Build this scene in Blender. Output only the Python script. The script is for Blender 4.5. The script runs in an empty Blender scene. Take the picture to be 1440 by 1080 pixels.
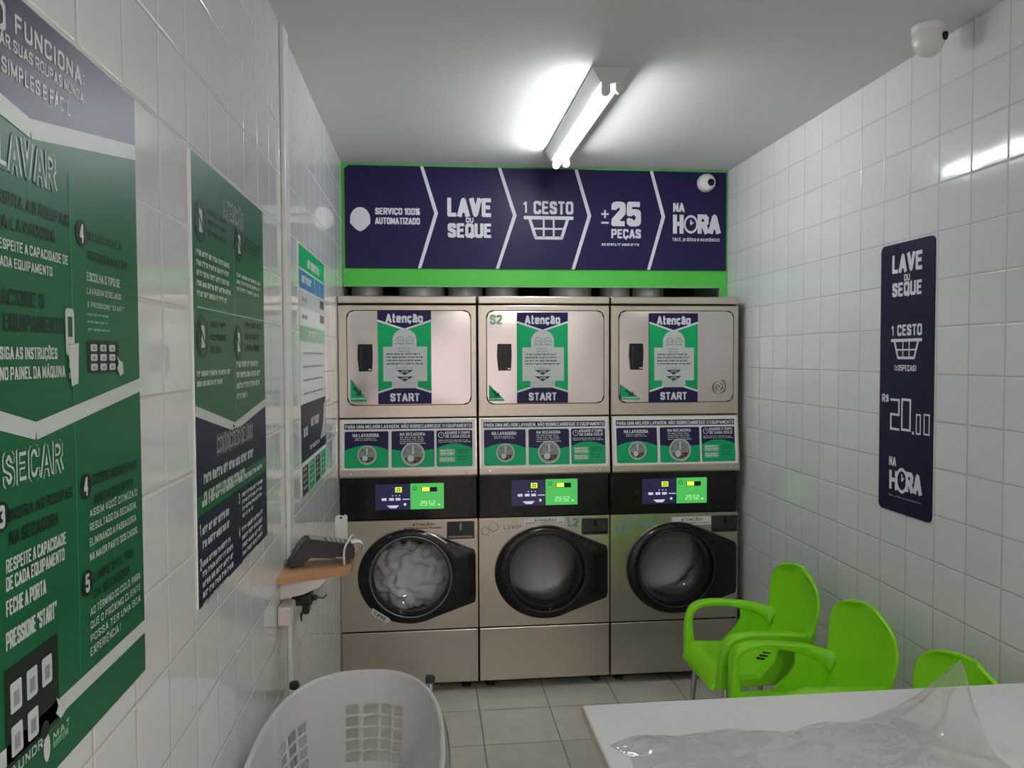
import bpy, bmesh, math, random
import numpy as np
from mathutils import Vector, Matrix
random.seed(7)
SC = bpy.context.scene
COL = SC.collection

# ------------------------------------------------------------------ camera
F, YAW, PITCH, ROLL, HC = 1112.4, .1052, .0351, -.0044, 1.70
def cam_axes():
    cy, sy, cp, sp = math.cos(YAW), math.sin(YAW), math.cos(PITCH), math.sin(PITCH)
    fwd = np.array([sy*cp, cy*cp, -sp]); right = np.array([cy, -sy, 0.]); up = np.cross(right, fwd)
    c, r = math.cos(ROLL), math.sin(ROLL)
    return np.array([right*c+up*r, -right*r+up*c, fwd])
RC = cam_axes()
cam_data = bpy.data.cameras.new('camera'); cam = bpy.data.objects.new('camera', cam_data); COL.objects.link(cam)
cam_data.sensor_fit = 'HORIZONTAL'; cam_data.sensor_width = 36.0; cam_data.lens = F*36/1440
cam_data.clip_start = .05
M = Matrix.Identity(4)
for i in range(3):
    M[i][0] = RC[0][i]; M[i][1] = RC[1][i]; M[i][2] = -RC[2][i]
M[2][3] = HC
cam.matrix_world = M
SC.camera = cam

# ------------------------------------------------------------------ world, exposure
world = bpy.data.worlds.new('world'); SC.world = world; world.use_nodes = True
bg = world.node_tree.nodes['Background']
bg.inputs['Color'].default_value = (1.0, .86, .85, 1); bg.inputs['Strength'].default_value = 1.0
SC.view_settings.view_transform = 'Standard'; SC.view_settings.look = 'None'
SC.view_settings.exposure = 0.46; SC.view_settings.gamma = 1.0; SC.view_settings.use_curve_mapping = False
LAMP_EMISSION, FILL_LAMP_EMISSION = 42.0, 100.0

# the room (metres): walls, ceiling, depth of the banner
XR, XL, ZC = 1.646, -.4436, 2.7116
YBAN, YM, YBACK, YREAR = 4.234, 3.97, 4.80, -2.6
ZT = .860                                   # table top

# ------------------------------------------------------------------ measuring helpers
def ray(x, y): return RC.T @ np.array([(x-720)/F, (540-y)/F, 1.0])
def onX(x, y, X): d = ray(x, y); t = X/d[0]; return Vector((X, d[1]*t, HC+d[2]*t))
def onY(x, y, Y): d = ray(x, y); t = Y/d[1]; return Vector((d[0]*t, Y, HC+d[2]*t))
def onZ(x, y, Z): d = ray(x, y); t = (Z-HC)/d[2]; return Vector((d[0]*t, d[1]*t, Z))

# ------------------------------------------------------------------ materials
def mat(name, col, rough=.5, metal=0., spec=.5, emit=None, estr=0., coat=0., noise=0., nscale=20., bump=0., bscale=40., stretch=None, alpha=None, sss=0.):
    m = bpy.data.materials.new(name); m.use_nodes = True
    nt = m.node_tree; b = nt.nodes['Principled BSDF']
    c = tuple(col)+(1,)
    b.inputs['Base Color'].default_value = c
    b.inputs['Roughness'].default_value = rough; b.inputs['Metallic'].default_value = metal
    b.inputs['Specular IOR Level'].default_value = spec
    if coat: b.inputs['Coat Weight'].default_value = coat; b.inputs['Coat Roughness'].default_value = .08
    if sss: b.inputs['Subsurface Weight'].default_value = sss; b.inputs['Subsurface Radius'].default_value = (.02,.02,.02)
    if emit: b.inputs['Emission Color'].default_value = tuple(emit)+(1,); b.inputs['Emission Strength'].default_value = estr
    if noise or bump:
        tc = nt.nodes.new('ShaderNodeTexCoord'); mp = nt.nodes.new('ShaderNodeMapping')
        nt.links.new(tc.outputs['Object'], mp.inputs['Vector'])
        if stretch: mp.inputs['Scale'].default_value = stretch
        if noise:
            n = nt.nodes.new('ShaderNodeTexNoise'); n.inputs['Scale'].default_value = nscale; n.inputs['Detail'].default_value = 5
            nt.links.new(mp.outputs[0], n.inputs['Vector'])
            r = nt.nodes.new('ShaderNodeMapRange'); r.inputs['To Min'].default_value = 1-noise; r.inputs['To Max'].default_value = 1+noise
            nt.links.new(n.outputs['Fac'], r.inputs['Value'])
            v = nt.nodes.new('ShaderNodeMix'); v.data_type = 'RGBA'; v.blend_type = 'MULTIPLY'; v.inputs['Factor'].default_value = 1
            v.inputs['A'].default_value = c; nt.links.new(r.outputs[0], v.inputs['B']); nt.links.new(v.outputs['Result'], b.inputs['Base Color'])
        if bump:
            n2 = nt.nodes.new('ShaderNodeTexNoise'); n2.inputs['Scale'].default_value = bscale; n2.inputs['Detail'].default_value = 2
            nt.links.new(mp.outputs[0], n2.inputs['Vector'])
            bp = nt.nodes.new('ShaderNodeBump'); bp.inputs['Strength'].default_value = bump; bp.inputs['Distance'].default_value = .002
            nt.links.new(n2.outputs['Fac'], bp.inputs['Height']); nt.links.new(bp.outputs[0], b.inputs['Normal'])
    return m

def tile_mat(name, axes, off, size, grout_w, c1, c2, grout, rough, wave, var=.03, gd=.0012, mottled=0.):
    """square tiles: axes picks the two world axes, off a grout crossing, size the pitch"""
    m = bpy.data.materials.new(name); m.use_nodes = True; nt = m.node_tree; N = nt.nodes; L = nt.links
    b = N['Principled BSDF']
    tc = N.new('ShaderNodeTexCoord'); sx = N.new('ShaderNodeSeparateXYZ'); L.new(tc.outputs['Object'], sx.inputs[0])
    def math_(op, a, bb=None):
        n = N.new('ShaderNodeMath'); n.operation = op
        for i, q in enumerate((a, bb)):
            if q is None: continue
            if isinstance(q, (int, float)): n.inputs[i].default_value = q
            else: L.new(q, n.inputs[i])
        return n.outputs[0]
    ds, ids = [], []
    for ax, o in zip(axes, off):
        t = math_('DIVIDE', math_('SUBTRACT', sx.outputs[ax], o), size)
        ids.append(math_('FLOOR', t))
        fr = math_('FRACT', t)
        ds.append(math_('MULTIPLY', math_('MINIMUM', fr, math_('SUBTRACT', 1.0, fr)), size))
    d = math_('MINIMUM', ds[0], ds[1])
    g = N.new('ShaderNodeMapRange'); g.inputs['From Min'].default_value = grout_w*.5; g.inputs['From Max'].default_value = grout_w*.5+.0012
    L.new(d, g.inputs['Value'])                      # 0 in grout, 1 on tile
    edge = N.new('ShaderNodeMapRange'); edge.inputs['From Min'].default_value = grout_w*.4; edge.inputs['From Max'].default_value = grout_w*.5+.004
    edge.interpolation_type = 'SMOOTHSTEP'; L.new(d, edge.inputs['Value'])
    cb = N.new('ShaderNodeCombineXYZ'); L.new(ids[0], cb.inputs[0]); L.new(ids[1], cb.inputs[1])
    wn = N.new('ShaderNodeTexWhiteNoise'); L.new(cb.outputs[0], wn.inputs['Vector'])
    mx = N.new('ShaderNodeMix'); mx.data_type = 'RGBA'; mx.inputs['A'].default_value = c1+(1,); mx.inputs['B'].default_value = c2+(1,)
    L.new(wn.outputs['Value'], mx.inputs['Factor'])
    colr = mx.outputs['Result']
    if mottled:
        nz = N.new('ShaderNodeTexNoise'); nz.inputs['Scale'].default_value = 5; nz.inputs['Detail'].default_value = 8; nz.inputs['Roughness'].default_value = .65
        L.new(tc.outputs['Object'], nz.inputs['Vector'])
        r = N.new('ShaderNodeMapRange'); r.inputs['From Min'].default_value = .3; r.inputs['From Max'].default_value = .7
        r.inputs['To Min'].default_value = 1-mottled; r.inputs['To Max'].default_value = 1+mottled*.6
        L.new(nz.outputs['Fac'], r.inputs['Value'])
        mm = N.new('ShaderNodeMix'); mm.data_type = 'RGBA'; mm.blend_type = 'MULTIPLY'; mm.inputs['Factor'].default_value = 1
        L.new(colr, mm.inputs['A']); L.new(r.outputs[0], mm.inputs['B']); colr = mm.outputs['Result']
    mg = N.new('ShaderNodeMix'); mg.data_type = 'RGBA'; mg.inputs['A'].default_value = grout+(1,)
    L.new(g.outputs[0], mg.inputs['Factor']); L.new(colr, mg.inputs['B']); L.new(mg.outputs['Result'], b.inputs['Base Color'])
    rr = N.new('ShaderNodeMapRange'); rr.inputs['To Min'].default_value = .7; rr.inputs['To Max'].default_value = rough
    L.new(g.outputs[0], rr.inputs['Value']); L.new(rr.outputs[0], b.inputs['Roughness'])
    # relief: grout groove, waviness, each tile tipped a little its own way
    nz2 = N.new('ShaderNodeTexNoise'); nz2.inputs['Scale'].default_value = 9; nz2.inputs['Detail'].default_value = 1.5
    L.new(tc.outputs['Object'], nz2.inputs['Vector'])
    h = math_('ADD', math_('MULTIPLY', edge.outputs[0], gd), math_('MULTIPLY', nz2.outputs['Fac'], wave))
    bp = N.new('ShaderNodeBump'); bp.inputs['Strength'].default_value = 1; bp.inputs['Distance'].default_value = 1
    L.new(h, bp.inputs['Height']); L.new(bp.outputs[0], b.inputs['Normal'])
    b.inputs['Specular IOR Level'].default_value = .5
    return m

WHITE = (.74, .745, .745)
MT = {}
MT['tile_r'] = tile_mat('wall_tile_right', (1, 2), (2.111, 2.559), .154, .0022, (.71,.72,.715), (.75,.755,.75), (.50,.50,.48), .10, .0012)
MT['tile_l'] = tile_mat('wall_tile_left', (1, 2), (1.3875, 2.2528), .154, .0022, (.71,.715,.705), (.75,.75,.745), (.60,.59,.57), .06, .0010)
MT['floor'] = tile_mat('floor_tile', (0, 1), (.230, 3.398), .342, .004, (.54,.505,.44), (.60,.565,.495), (.27,.25,.22), .32, .0004, mottled=.14)
MT['ceil'] = mat('ceiling_paint', (.74,.74,.735), .85, noise=.015, nscale=3)
MT['plaster'] = mat('plaster', (.6,.6,.58), .8, noise=.03)
MT['dark_wall'] = mat('dark_recess', (.06,.06,.06), .9, noise=.1)
MT['steel'] = mat('brushed_steel', (.52,.47,.40), .27, 1., noise=.05, nscale=3, bump=.12, bscale=6, stretch=(1.5,1.5,120))
MT['steel_door'] = mat('polished_steel', (.58,.53,.515), .17, 1., noise=.03, nscale=2, bump=.25, bscale=3)
MT['steel_dark'] = mat('drum_steel', (.30,.295,.29), .5, 1., noise=.1, nscale=8)
MT['chrome'] = mat('chrome', (.75,.75,.75), .12, 1., noise=.02)
MT['black'] = mat('black_gloss', (.008,.008,.010), .13, spec=.32, noise=.1)
MT['black_s'] = mat('black_satin', (.018,.018,.02), .38, noise=.1)
MT['seam'] = mat('seam_black', (.008,.008,.008), .8, noise=.1)
MT['green'] = mat('sign_green', (.003,.40,.135), .42, spec=.25, noise=.03)
MT['greend'] = mat('poster_green', (.006,.115,.040), .36, spec=.35, noise=.03)
MT['lime'] = mat('lime_board', (.078,.56,.062), .38, noise=.02)
MT['navy'] = mat('sign_navy', (.015,.010,.066), .40, spec=.25, noise=.04)
MT['navyd'] = mat('poster_navy', (.010,.009,.040), .40, spec=.28, noise=.04)
MT['purple'] = mat('poster_purple', (.030,.022,.075), .36, spec=.4, noise=.04)
MT['w'] = mat('print_white', (.74,.74,.80), .38, spec=.35, noise=.01)
MT['w2'] = mat('print_grey_white', (.58,.62,.60), .38, spec=.35, noise=.02)
MT['wpaper'] = mat('label_white', (.80,.80,.79), .45, noise=.02)
MT['silver'] = mat('print_silver', (.55,.56,.56), .4, noise=.03)
MT['dk'] = mat('print_black', (.008,.016,.014), .38, spec=.35, noise=.02)
MT['dkg'] = mat('print_dark_green', (.006,.07,.03), .38, spec=.35, noise=.02)
MT['grey'] = mat('print_grey', (.30,.31,.31), .45, noise=.03)
MT['blue'] = mat('print_blue', (.04,.22,.45), .35, noise=.03)
MT['paleg'] = mat('print_pale_green', (.25,.50,.27), .35, noise=.03)
MT['skyl'] = mat('print_teal', (.10,.34,.46), .35, noise=.03)
MT['red'] = mat('print_red', (.35,.02,.02), .4, noise=.03)
MT['photo1'] = mat('print_photo', (.22,.25,.25), .4, noise=.9, nscale=60)
MT['spiral'] = mat('print_spiral', (.40,.39,.32), .4, noise=.03)
MT['scr_b'] = mat('screen_blue', (.02,.018,.06), .2, emit=(.035,.03,.12), estr=.22, noise=.05)
MT['scr_g'] = mat('screen_green', (.03,.25,.05), .2, emit=(.10,.62,.13), estr=.48, noise=.05)
MT['scr_y'] = mat('screen_yellow', (.4,.5,.03), .2, emit=(.62,.85,.06), estr=.9, noise=.05)
MT['scr_w'] = mat('screen_white', (.5,.5,.6), .2, emit=(.6,.65,.8), estr=.5, noise=.05)
MT['scr_lg'] = mat('screen_pale_green', (.3,.5,.2), .2, emit=(.42,.85,.35), estr=.7, noise=.05)
MT['white_pl'] = mat('white_plastic', (.76,.76,.74), .28, noise=.02, sss=0)
MT['basket'] = mat('basket_plastic', (.88,.87,.87), .2, noise=.02)
def let_light_through(m, col, share):
    nt = m.node_tree; b = nt.nodes['Principled BSDF']; t = nt.nodes.new('ShaderNodeBsdfTranslucent'); t.inputs[0].default_value = col+(1,)
    x = nt.nodes.new('ShaderNodeMixShader'); x.inputs[0].default_value = share
    nt.links.new(b.outputs[0], x.inputs[1]); nt.links.new(t.outputs[0], x.inputs[2]); nt.links.new(x.outputs[0], nt.nodes['Material Output'].inputs['Surface'])
let_light_through(MT['basket'], (.92,.90,.89), .38)
MT['chair'] = mat('lime_plastic', (.255,.70,.012), .38, spec=.4, noise=.02, nscale=6)
MT['tubemetal'] = mat('leg_metal', (.55,.54,.52), .3, 1., noise=.05)
MT['table'] = mat('table_laminate', (.82,.83,.83), .30, noise=.01, nscale=4)
MT['edge'] = mat('table_edge_band', (.60,.54,.44), .45, noise=.06, nscale=12)
MT['wood'] = mat('shelf_wood', (.60,.33,.155), .42, noise=.12, nscale=5, stretch=(3,30,30))
MT['wood_e'] = mat('shelf_wood_edge', (.50,.25,.12), .45, noise=.14, nscale=5, stretch=(3,30,30))
MT['pinkish'] = mat('outlet_plastic', (.66,.60,.57), .35, noise=.02)
MT['duct'] = mat('duct_foil', (.55,.56,.57), .42, .55, noise=.08, bump=.3, bscale=40)
MT['lampbody'] = mat('lamp_enamel', (.62,.63,.65), .4, noise=.02)
MT['cloth'] = mat('wet_cloth', (.82,.80,.82), .75, noise=.08, nscale=9, bump=.4, bscale=14)
MT['cloth2'] = mat('dark_cloth', (.20,.20,.20), .8, noise=.15, nscale=9, bump=.4, bscale=14)
MT['tube'] = mat('lamp_tube', (.9,.9,.9), .3, emit=(.93,.97,1.0), estr=LAMP_EMISSION, noise=.0)
MT['tube_fill'] = mat('added_fill_tube', (.9,.9,.9), .3, emit=(1.0,.97,.93), estr=FILL_LAMP_EMISSION)  # glow of the added fill lamp behind the camera

def clear_mat(name, fac, rough, col, tint=(1,1,1), bump=0., bscale=30., diff=0., gcol=(1,1,1)):
    m = bpy.data.materials.new(name); m.use_nodes = True; nt = m.node_tree; N = nt.nodes; L = nt.links
    N.remove(N['Principled BSDF'])
    tr = N.new('ShaderNodeBsdfTransparent'); tr.inputs[0].default_value = tint+(1,)
    gl = N.new('ShaderNodeBsdfGlossy'); gl.inputs['Roughness'].default_value = rough; gl.inputs['Color'].default_value = gcol+(1,)
    fr = N.new('ShaderNodeLayerWeight'); fr.inputs['Blend'].default_value = .5
    pw = N.new('ShaderNodeMath'); pw.operation = 'POWER'; pw.inputs[1].default_value = 4.; L.new(fr.outputs['Facing'], pw.inputs[0])
    base = tr.outputs[0]
    if diff:
        df = N.new('ShaderNodeBsdfDiffuse'); df.inputs[0].default_value = col+(1,)
        tl = N.new('ShaderNodeBsdfTranslucent'); tl.inputs[0].default_value = col+(1,)
        m0 = N.new('ShaderNodeMixShader'); m0.inputs[0].default_value = .4; L.new(df.outputs[0], m0.inputs[1]); L.new(tl.outputs[0], m0.inputs[2])
        m1 = N.new('ShaderNodeMixShader'); m1.inputs[0].default_value = diff; L.new(tr.outputs[0], m1.inputs[1]); L.new(m0.outputs[0], m1.inputs[2]); base = m1.outputs[0]
    mu = N.new('ShaderNodeMath'); mu.operation = 'MULTIPLY_ADD'; mu.inputs[1].default_value = .8; mu.inputs[2].default_value = fac
    L.new(pw.outputs[0], mu.inputs[0])
    mx = N.new('ShaderNodeMixShader'); L.new(mu.outputs[0], mx.inputs[0]); L.new(base, mx.inputs[1]); L.new(gl.outputs[0], mx.inputs[2])
    if bump:
        tc = N.new('ShaderNodeTexCoord'); nz = N.new('ShaderNodeTexNoise'); nz.inputs['Scale'].default_value = bscale; nz.inputs['Detail'].default_value = 3
        L.new(tc.outputs['Object'], nz.inputs['Vector'])
        bp = N.new('ShaderNodeBump'); bp.inputs['Strength'].default_value = bump; bp.inputs['Distance'].default_value = .01
        L.new(nz.outputs['Fac'], bp.inputs['Height']); L.new(bp.outputs[0], gl.inputs['Normal']); L.new(bp.outputs[0], fr.inputs['Normal'])
    L.new(mx.outputs[0], N['Material Output'].inputs['Surface'])
    return m
MT['glass'] = clear_mat('door_glass', .045, .03, (.5,.5,.5), tint=(.95,.95,.96))
MT['film'] = clear_mat('plastic_film', .06, .07, (.56,.53,.47), tint=(.98,.98,.965), bump=.35, bscale=24, diff=.21)

# ------------------------------------------------------------------ mesh helpers
OFF = {}
def new_obj(name, bm, mats, parent=None, smooth=None):
    me = bpy.data.meshes.new(name)
    if parent is not None:
        off = OFF.get(parent.as_pointer(), Vector((0,0,0)))
        bmesh.ops.translate(bm, verts=bm.verts, vec=-off)
    bm.normal_update(); bm.to_mesh(me); bm.free()
    for k in mats: me.materials.append(MT[k] if isinstance(k, str) else k)
    o = bpy.data.objects.new(name, me); COL.objects.link(o)
    if parent is not None:
        o.parent = parent; OFF[o.as_pointer()] = OFF.get(parent.as_pointer(), Vector((0,0,0)))
    if smooth is not None:
        for p in me.polygons: p.use_smooth = True
        if smooth < 180: me.set_sharp_from_angle(angle=math.radians(smooth))
    return o
def thing(name, label, cat, loc, group=None):
    o = bpy.data.objects.new(name, None); COL.objects.link(o); o.location = loc; o.empty_display_size = .05
    o['label'] = label; o['category'] = cat
    if group: o['group'] = group
    OFF[o.as_pointer()] = Vector(loc)
    return o
def tag(o, label, cat, group=None, kind=None):
    o['label'] = label; o['category'] = cat
    if group: o['group'] = group
    if kind: o['kind'] = kind
    return o
def struct(name, bm, mats, smooth=None):
    o = new_obj(name, bm, mats, None, smooth); o['kind'] = 'structure'; return o
def box(bm, a, b, bev=0., mi=0, seg=2):
    a, b = Vector(a), Vector(b)
    r = bmesh.ops.create_cube(bm, size=1)
    vs = r['verts']
    for v in vs: v.co = Vector((a[i]+(b[i]-a[i])*(v.co[i]+.5) for i in range(3)))
    fs = set(f for v in vs for f in v.link_faces)
    for f in fs: f.material_index = mi
    if bev:
        es = list(set(e for v in vs for e in v.link_edges))
        rr = bmesh.ops.bevel(bm, geom=es, offset=bev, segments=seg, affect='EDGES', profile=.5)
        for f in rr['faces']: f.material_index = mi
def tube(bm, pts, r, n=10, mi=0, closed=False, caps=True, ry=None):
    """round (or oval: ry along the second axis) tube along points"""
    pts = [Vector(p) for p in pts]; rings = []
    N = len(pts); rad = r if isinstance(r, (list, tuple)) else [r]*N
    prev = None
    for i, p in enumerate(pts):
        if closed: t = (pts[(i+1) % N]-pts[i-1]).normalized()
        else: t = (pts[min(i+1, N-1)]-pts[max(i-1, 0)]).normalized()
        if prev is None:
            a = Vector((0,0,1)) if abs(t.z) < .9 else Vector((0,1,0))
            x = t.cross(a).normalized()
        else: x = (prev-t*prev.dot(t)).normalized()
        prev = x; y = t.cross(x)
        q = ry if ry else rad[i]
        rings.append([bm.verts.new(p+x*(math.cos(2*math.pi*k/n)*rad[i])+y*(math.sin(2*math.pi*k/n)*(q if ry else rad[i]))) for k in range(n)])
    for i in range(N if closed else N-1):
        A, B = rings[i], rings[(i+1) % N]
        for k in range(n):
            f = bm.faces.new((A[k], A[(k+1) % n], B[(k+1) % n], B[k])); f.material_index = mi
    if caps and not closed:
        f = bm.faces.new(rings[0][::-1]); f.material_index = mi
        f = bm.faces.new(rings[-1]); f.material_index = mi
def smooth_path(pts, n=6, closed=False):
    """Catmull-Rom through the points"""
    P = [Vector(p) for p in pts]; out = []; N = len(P)
    for i in range(N if closed else N-1):
        p0 = P[(i-1) % N] if closed or i > 0 else P[0]; p1 = P[i]; p2 = P[(i+1) % N]
        p3 = P[(i+2) % N] if closed or i+2 < N else P[-1]
        for k in range(n):
            t = k/n
            out.append(.5*((2*p1)+(p2-p0)*t+(2*p0-5*p1+4*p2-p3)*t*t+(3*p1-p0-3*p2+p3)*t**3))
    if not closed: out.append(P[-1])
    return out
class Frame:
    """a flat drawing plane: u right, v up, n out of the surface"""
    def __init__(s, O, u, v):
        s.O, s.u, s.v = Vector(O), Vector(u).normalized(), Vector(v).normalized(); s.n = s.u.cross(s.v)
    def P(s, a, b, d=0.): return s.O+s.u*a+s.v*b+s.n*d
    def px(s, x, y):
        d = Vector(ray(x, y)); C = Vector((0,0,HC)); t = (s.O-C).dot(s.n)/d.dot(s.n); q = C+d*t-s.O
        return q.dot(s.u), q.dot(s.v)
def prism(bm, fr, pts, d0, d1, mi=0, side=None, back=True):
    lo = [bm.verts.new(fr.P(a, b, d0)) for a, b in pts]; hi = [bm.verts.new(fr.P(a, b, d1)) for a, b in pts]
    f = bm.faces.new(hi); f.material_index = mi
    if back: f = bm.faces.new(lo[::-1]); f.material_index = mi if side is None else side
    n = len(pts)
    for k in range(n):
        f = bm.faces.new((lo[k], lo[(k+1) % n], hi[(k+1) % n], hi[k])); f.material_index = mi if side is None else side
def rrect(u0, v0, u1, v1, r, n=6):
    out = []
    for cx, cy, a0 in ((u1-r, v1-r, 0), (u0+r, v1-r, 90), (u0+r, v0+r, 180), (u1-r, v0+r, 270)):
        for k in range(n+1):
            a = math.radians(a0+90*k/n); out.append((cx+r*math.cos(a), cy+r*math.sin(a)))
    return out
def circ(cx, cy, r, n=28, ry=None, a0=0, a1=360):
    full = a1-a0 >= 360
    return [(cx+r*math.cos(math.radians(a0+(a1-a0)*k/(n if full else n-1))), cy+(ry or r)*math.sin(math.radians(a0+(a1-a0)*k/(n if full else n-1)))) for k in range(n)]
def lathe(bm, prof, centre, axis='Z', n=24, mi=0, close=False):
    """prof: (radius, height) pairs turned about an axis through centre"""
    c = Vector(centre); rings = []
    ex = {'Z': (Vector((1,0,0)), Vector((0,1,0)), Vector((0,0,1))), 'Y': (Vector((1,0,0)), Vector((0,0,1)), Vector((0,-1,0))), 'X': (Vector((0,1,0)), Vector((0,0,1)), Vector((1,0,0)))}[axis]
    for r, h in prof:
        if r < 1e-6: rings.append([bm.verts.new(c+ex[2]*h)])
        else: rings.append([bm.verts.new(c+ex[0]*(r*math.cos(2*math.pi*k/n))+ex[1]*(r*math.sin(2*math.pi*k/n))+ex[2]*h) for k in range(n)])
    for A, B in zip(rings, rings[1:]):
        for k in range(n):
            q = [A[k % len(A)], A[(k+1) % len(A)], B[(k+1) % len(B)], B[k % len(B)]]
            q = list(dict.fromkeys(q))
            if len(q) > 2:
                f = bm.faces.new(q); f.material_index = mi
    bmesh.ops.recalc_face_normals(bm, faces=bm.faces)

# ------------------------------------------------------------------ lettering: condensed stroke capitals
R_ = .17                                    # corner cut of the round letters (height; the width gets twice that)
def rnd_box(x0, y0, x1, y1, cx=.30, cy=R_):
    return [(x0,y0+cy),(x0,y1-cy),(x0+cx*.35,y1-cy*.3),(x0+cx,y1),(x1-cx,y1),(x1-cx*.35,y1-cy*.3),(x1,y1-cy),(x1,y0+cy),(x1-cx*.35,y0+cy*.3),(x1-cx,y0),(x0+cx,y0),(x0+cx*.35,y0+cy*.3),(x0,y0+cy)]
def arc_c(x0, y0, x1, y1, gap0, gap1):      # a C: open at the right between gap0 and gap1
    o = rnd_box(x0, y0, x1, y1)
    return [(x1, gap1)]+[o[6],o[5],o[4],o[3],o[2],o[1],o[0],o[11],o[10],o[9],o[8],o[7]]+[(x1, gap0)]
BOWL = lambda y0, y1: [(0,y1),(.68,y1),(.92,y1-(y1-y0)*.12),(1,y1-(y1-y0)*.33),(1,y0+(y1-y0)*.33),(.92,y0+(y1-y0)*.12),(.68,y0),(0,y0)]
G = {
 'A': (1.06, [[(0,0),(.5,1),(1,0)],[(.16,.27),(.84,.27)]]), 'B': (1, [[(0,0),(0,1)],BOWL(.53,1),BOWL(0,.53)]), 'C': (1, [arc_c(0,0,1,1,.30,.70)]),
 'D': (1, [[(0,0),(0,1)],BOWL(0,1)]), 'E': (.86, [[(1,1),(0,1),(0,0),(1,0)],[(0,.52),(.85,.52)]]), 'F': (.82, [[(1,1),(0,1),(0,0)],[(0,.50),(.85,.50)]]),
 'G': (1, [arc_c(0,0,1,1,.44,.70),[(.5,.44),(1,.44)]]), 'H': (1, [[(0,0),(0,1)],[(1,0),(1,1)],[(0,.52),(1,.52)]]), 'I': (.1, [[(.5,0),(.5,1)]]),
 'J': (.9, [[(1,1),(1,.17),(.7,0),(.3,0),(0,.17),(0,.32)]]), 'L': (.82, [[(0,1),(0,0),(1,0)]]), 'M': (1.3, [[(0,0),(0,1),(.5,.12),(1,1),(1,0)]]), 'N': (1.02, [[(0,0),(0,1),(1,0),(1,1)]]),
 'O': (1, [rnd_box(0,0,1,1)]), 'P': (.96, [[(0,0),(0,1)],BOWL(.44,1)]), 'Q': (1, [rnd_box(0,0,1,1),[(.55,.30),(1.10,-.13)]]), 'R': (1, [[(0,0),(0,1)],BOWL(.48,1),[(.55,.48),(1,0)]]),
 'S': (.96, [[(1,.70),(1,.84),(.72,1),(.28,1),(0,.84),(0,.66),(.25,.55),(.75,.46),(1,.34),(1,.16),(.72,0),(.28,0),(0,.16),(0,.30)]]),
 'T': (.92, [[(0,1),(1,1)],[(.5,1),(.5,0)]]), 'U': (1, [[(0,1),(0,.17),(.1,.05),(.30,0),(.70,0),(.9,.05),(1,.17),(1,1)]]), 'V': (1.04, [[(0,1),(.5,0),(1,1)]]), 'X': (1, [[(0,0),(1,1)],[(0,1),(1,0)]]), 'Z': (.9, [[(0,1),(1,1),(0,0),(1,0)]]),
 '0': (.95, [rnd_box(0,0,1,1)]), '1': (.42, [[(0,.78),(1,1),(1,0)]]), '2': (.95, [[(0,.70),(0,.84),(.28,1),(.72,1),(1,.84),(1,.64),(0,.08),(0,0),(1,0)]]), '3': (.95, [[(0,.84),(.28,1),(.72,1),(1,.84),(1,.66),(.72,.53),(.4,.53)],[(.72,.53),(1,.40),(1,.16),(.72,0),(.28,0),(0,.16)]]),
 '4': (1, [[(.75,0),(.75,1),(0,.30),(1,.30)]]), '5': (.95, [[(1,1),(.05,1),(0,.52),(.3,.62),(.72,.62),(1,.48),(1,.16),(.72,0),(.28,0),(0,.16),(0,.26)]]),
 '%': (1.25, [rnd_box(0,.55,.36,1,.12,.1),rnd_box(.64,0,1,.45,.12,.1),[(.1,0),(.9,1)]]), '$': (.95, [[(1,.74),(.72,.9),(.28,.9),(0,.76),(0,.62),(1,.38),(1,.24),(.72,.1),(.28,.1),(0,.26)],[(.5,-.08),(.5,1.08)]]),
 '+': (.9, [[(0,.5),(1,.5)],[(.5,.05),(.5,.95)]]), '\u00b1': (.8, [[(0,.58),(1,.58)],[(.5,.25),(.5,.92)],[(0,.05),(1,.05)]]), '!': (.1, [[(.5,.32),(.5,1)],[(.5,0),(.5,.14)]]), '.': (.1, [[(.5,0),(.5,.13)]]), ',': (.14, [[(.8,.12),(.2,-.12)]]),
 ':': (.1, [[(.5,.08),(.5,.22)],[(.5,.62),(.5,.76)]]), '"': (.36, [[(0,.72),(0,1)],[(1,.72),(1,1)]]), '(': (.3, [[(1,1.05),(.2,.8),(.2,.2),(1,-.05)]]), ')': (.3, [[(0,1.05),(.8,.8),(.8,.2),(0,-.05)]]),
 'a': (.82, [[(.05,.60),(.3,.72),(.7,.72),(1,.58),(1,0)],[(1,.40),(.3,.40),(0,.28),(0,.12),(.3,0),(.7,0),(1,.12)]]), 'c': (.80, [[(1,.56),(.72,.72),(.28,.72),(0,.56),(0,.16),(.28,0),(.72,0),(1,.16)]]),
 'e': (.84, [[(0,.37),(1,.37),(1,.56),(.72,.72),(.28,.72),(0,.56),(0,.16),(.28,0),(.72,0),(1,.14)]]), 'f': (.5, [[(1,1),(.5,1),(.25,.88),(.25,0)],[(0,.70),(.9,.70)]]), 'i': (.1, [[(.5,0),(.5,.72)],[(.5,.88),(.5,1)]]), 'l': (.1, [[(.5,0),(.5,1)]]), 'm': (1.3, [[(0,0),(0,.72)],[(0,.55),(.25,.72),(.5,.58),(.5,0)],[(.5,.55),(.75,.72),(1,.58),(1,0)]]),
 'n': (.82, [[(0,0),(0,.72)],[(0,.55),(.35,.72),(.72,.72),(1,.56),(1,0)]]), 'o': (.86, [rnd_box(0,0,1,.72,.28,.16)]), 'p': (.84, [[(0,-.28),(0,.72)],[(0,.72),(.72,.72),(1,.56),(1,.16),(.72,0),(0,0)]]), 'r': (.55, [[(0,0),(0,.72)],[(0,.50),(.5,.70),(1,.70)]]), 't': (.5, [[(.35,1),(.35,.1),(.6,0),(1,0)],[(0,.70),(1,.70)]]), 'v': (.82, [[(0,.72),(.5,0),(1,.72)]]),
}
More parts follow.
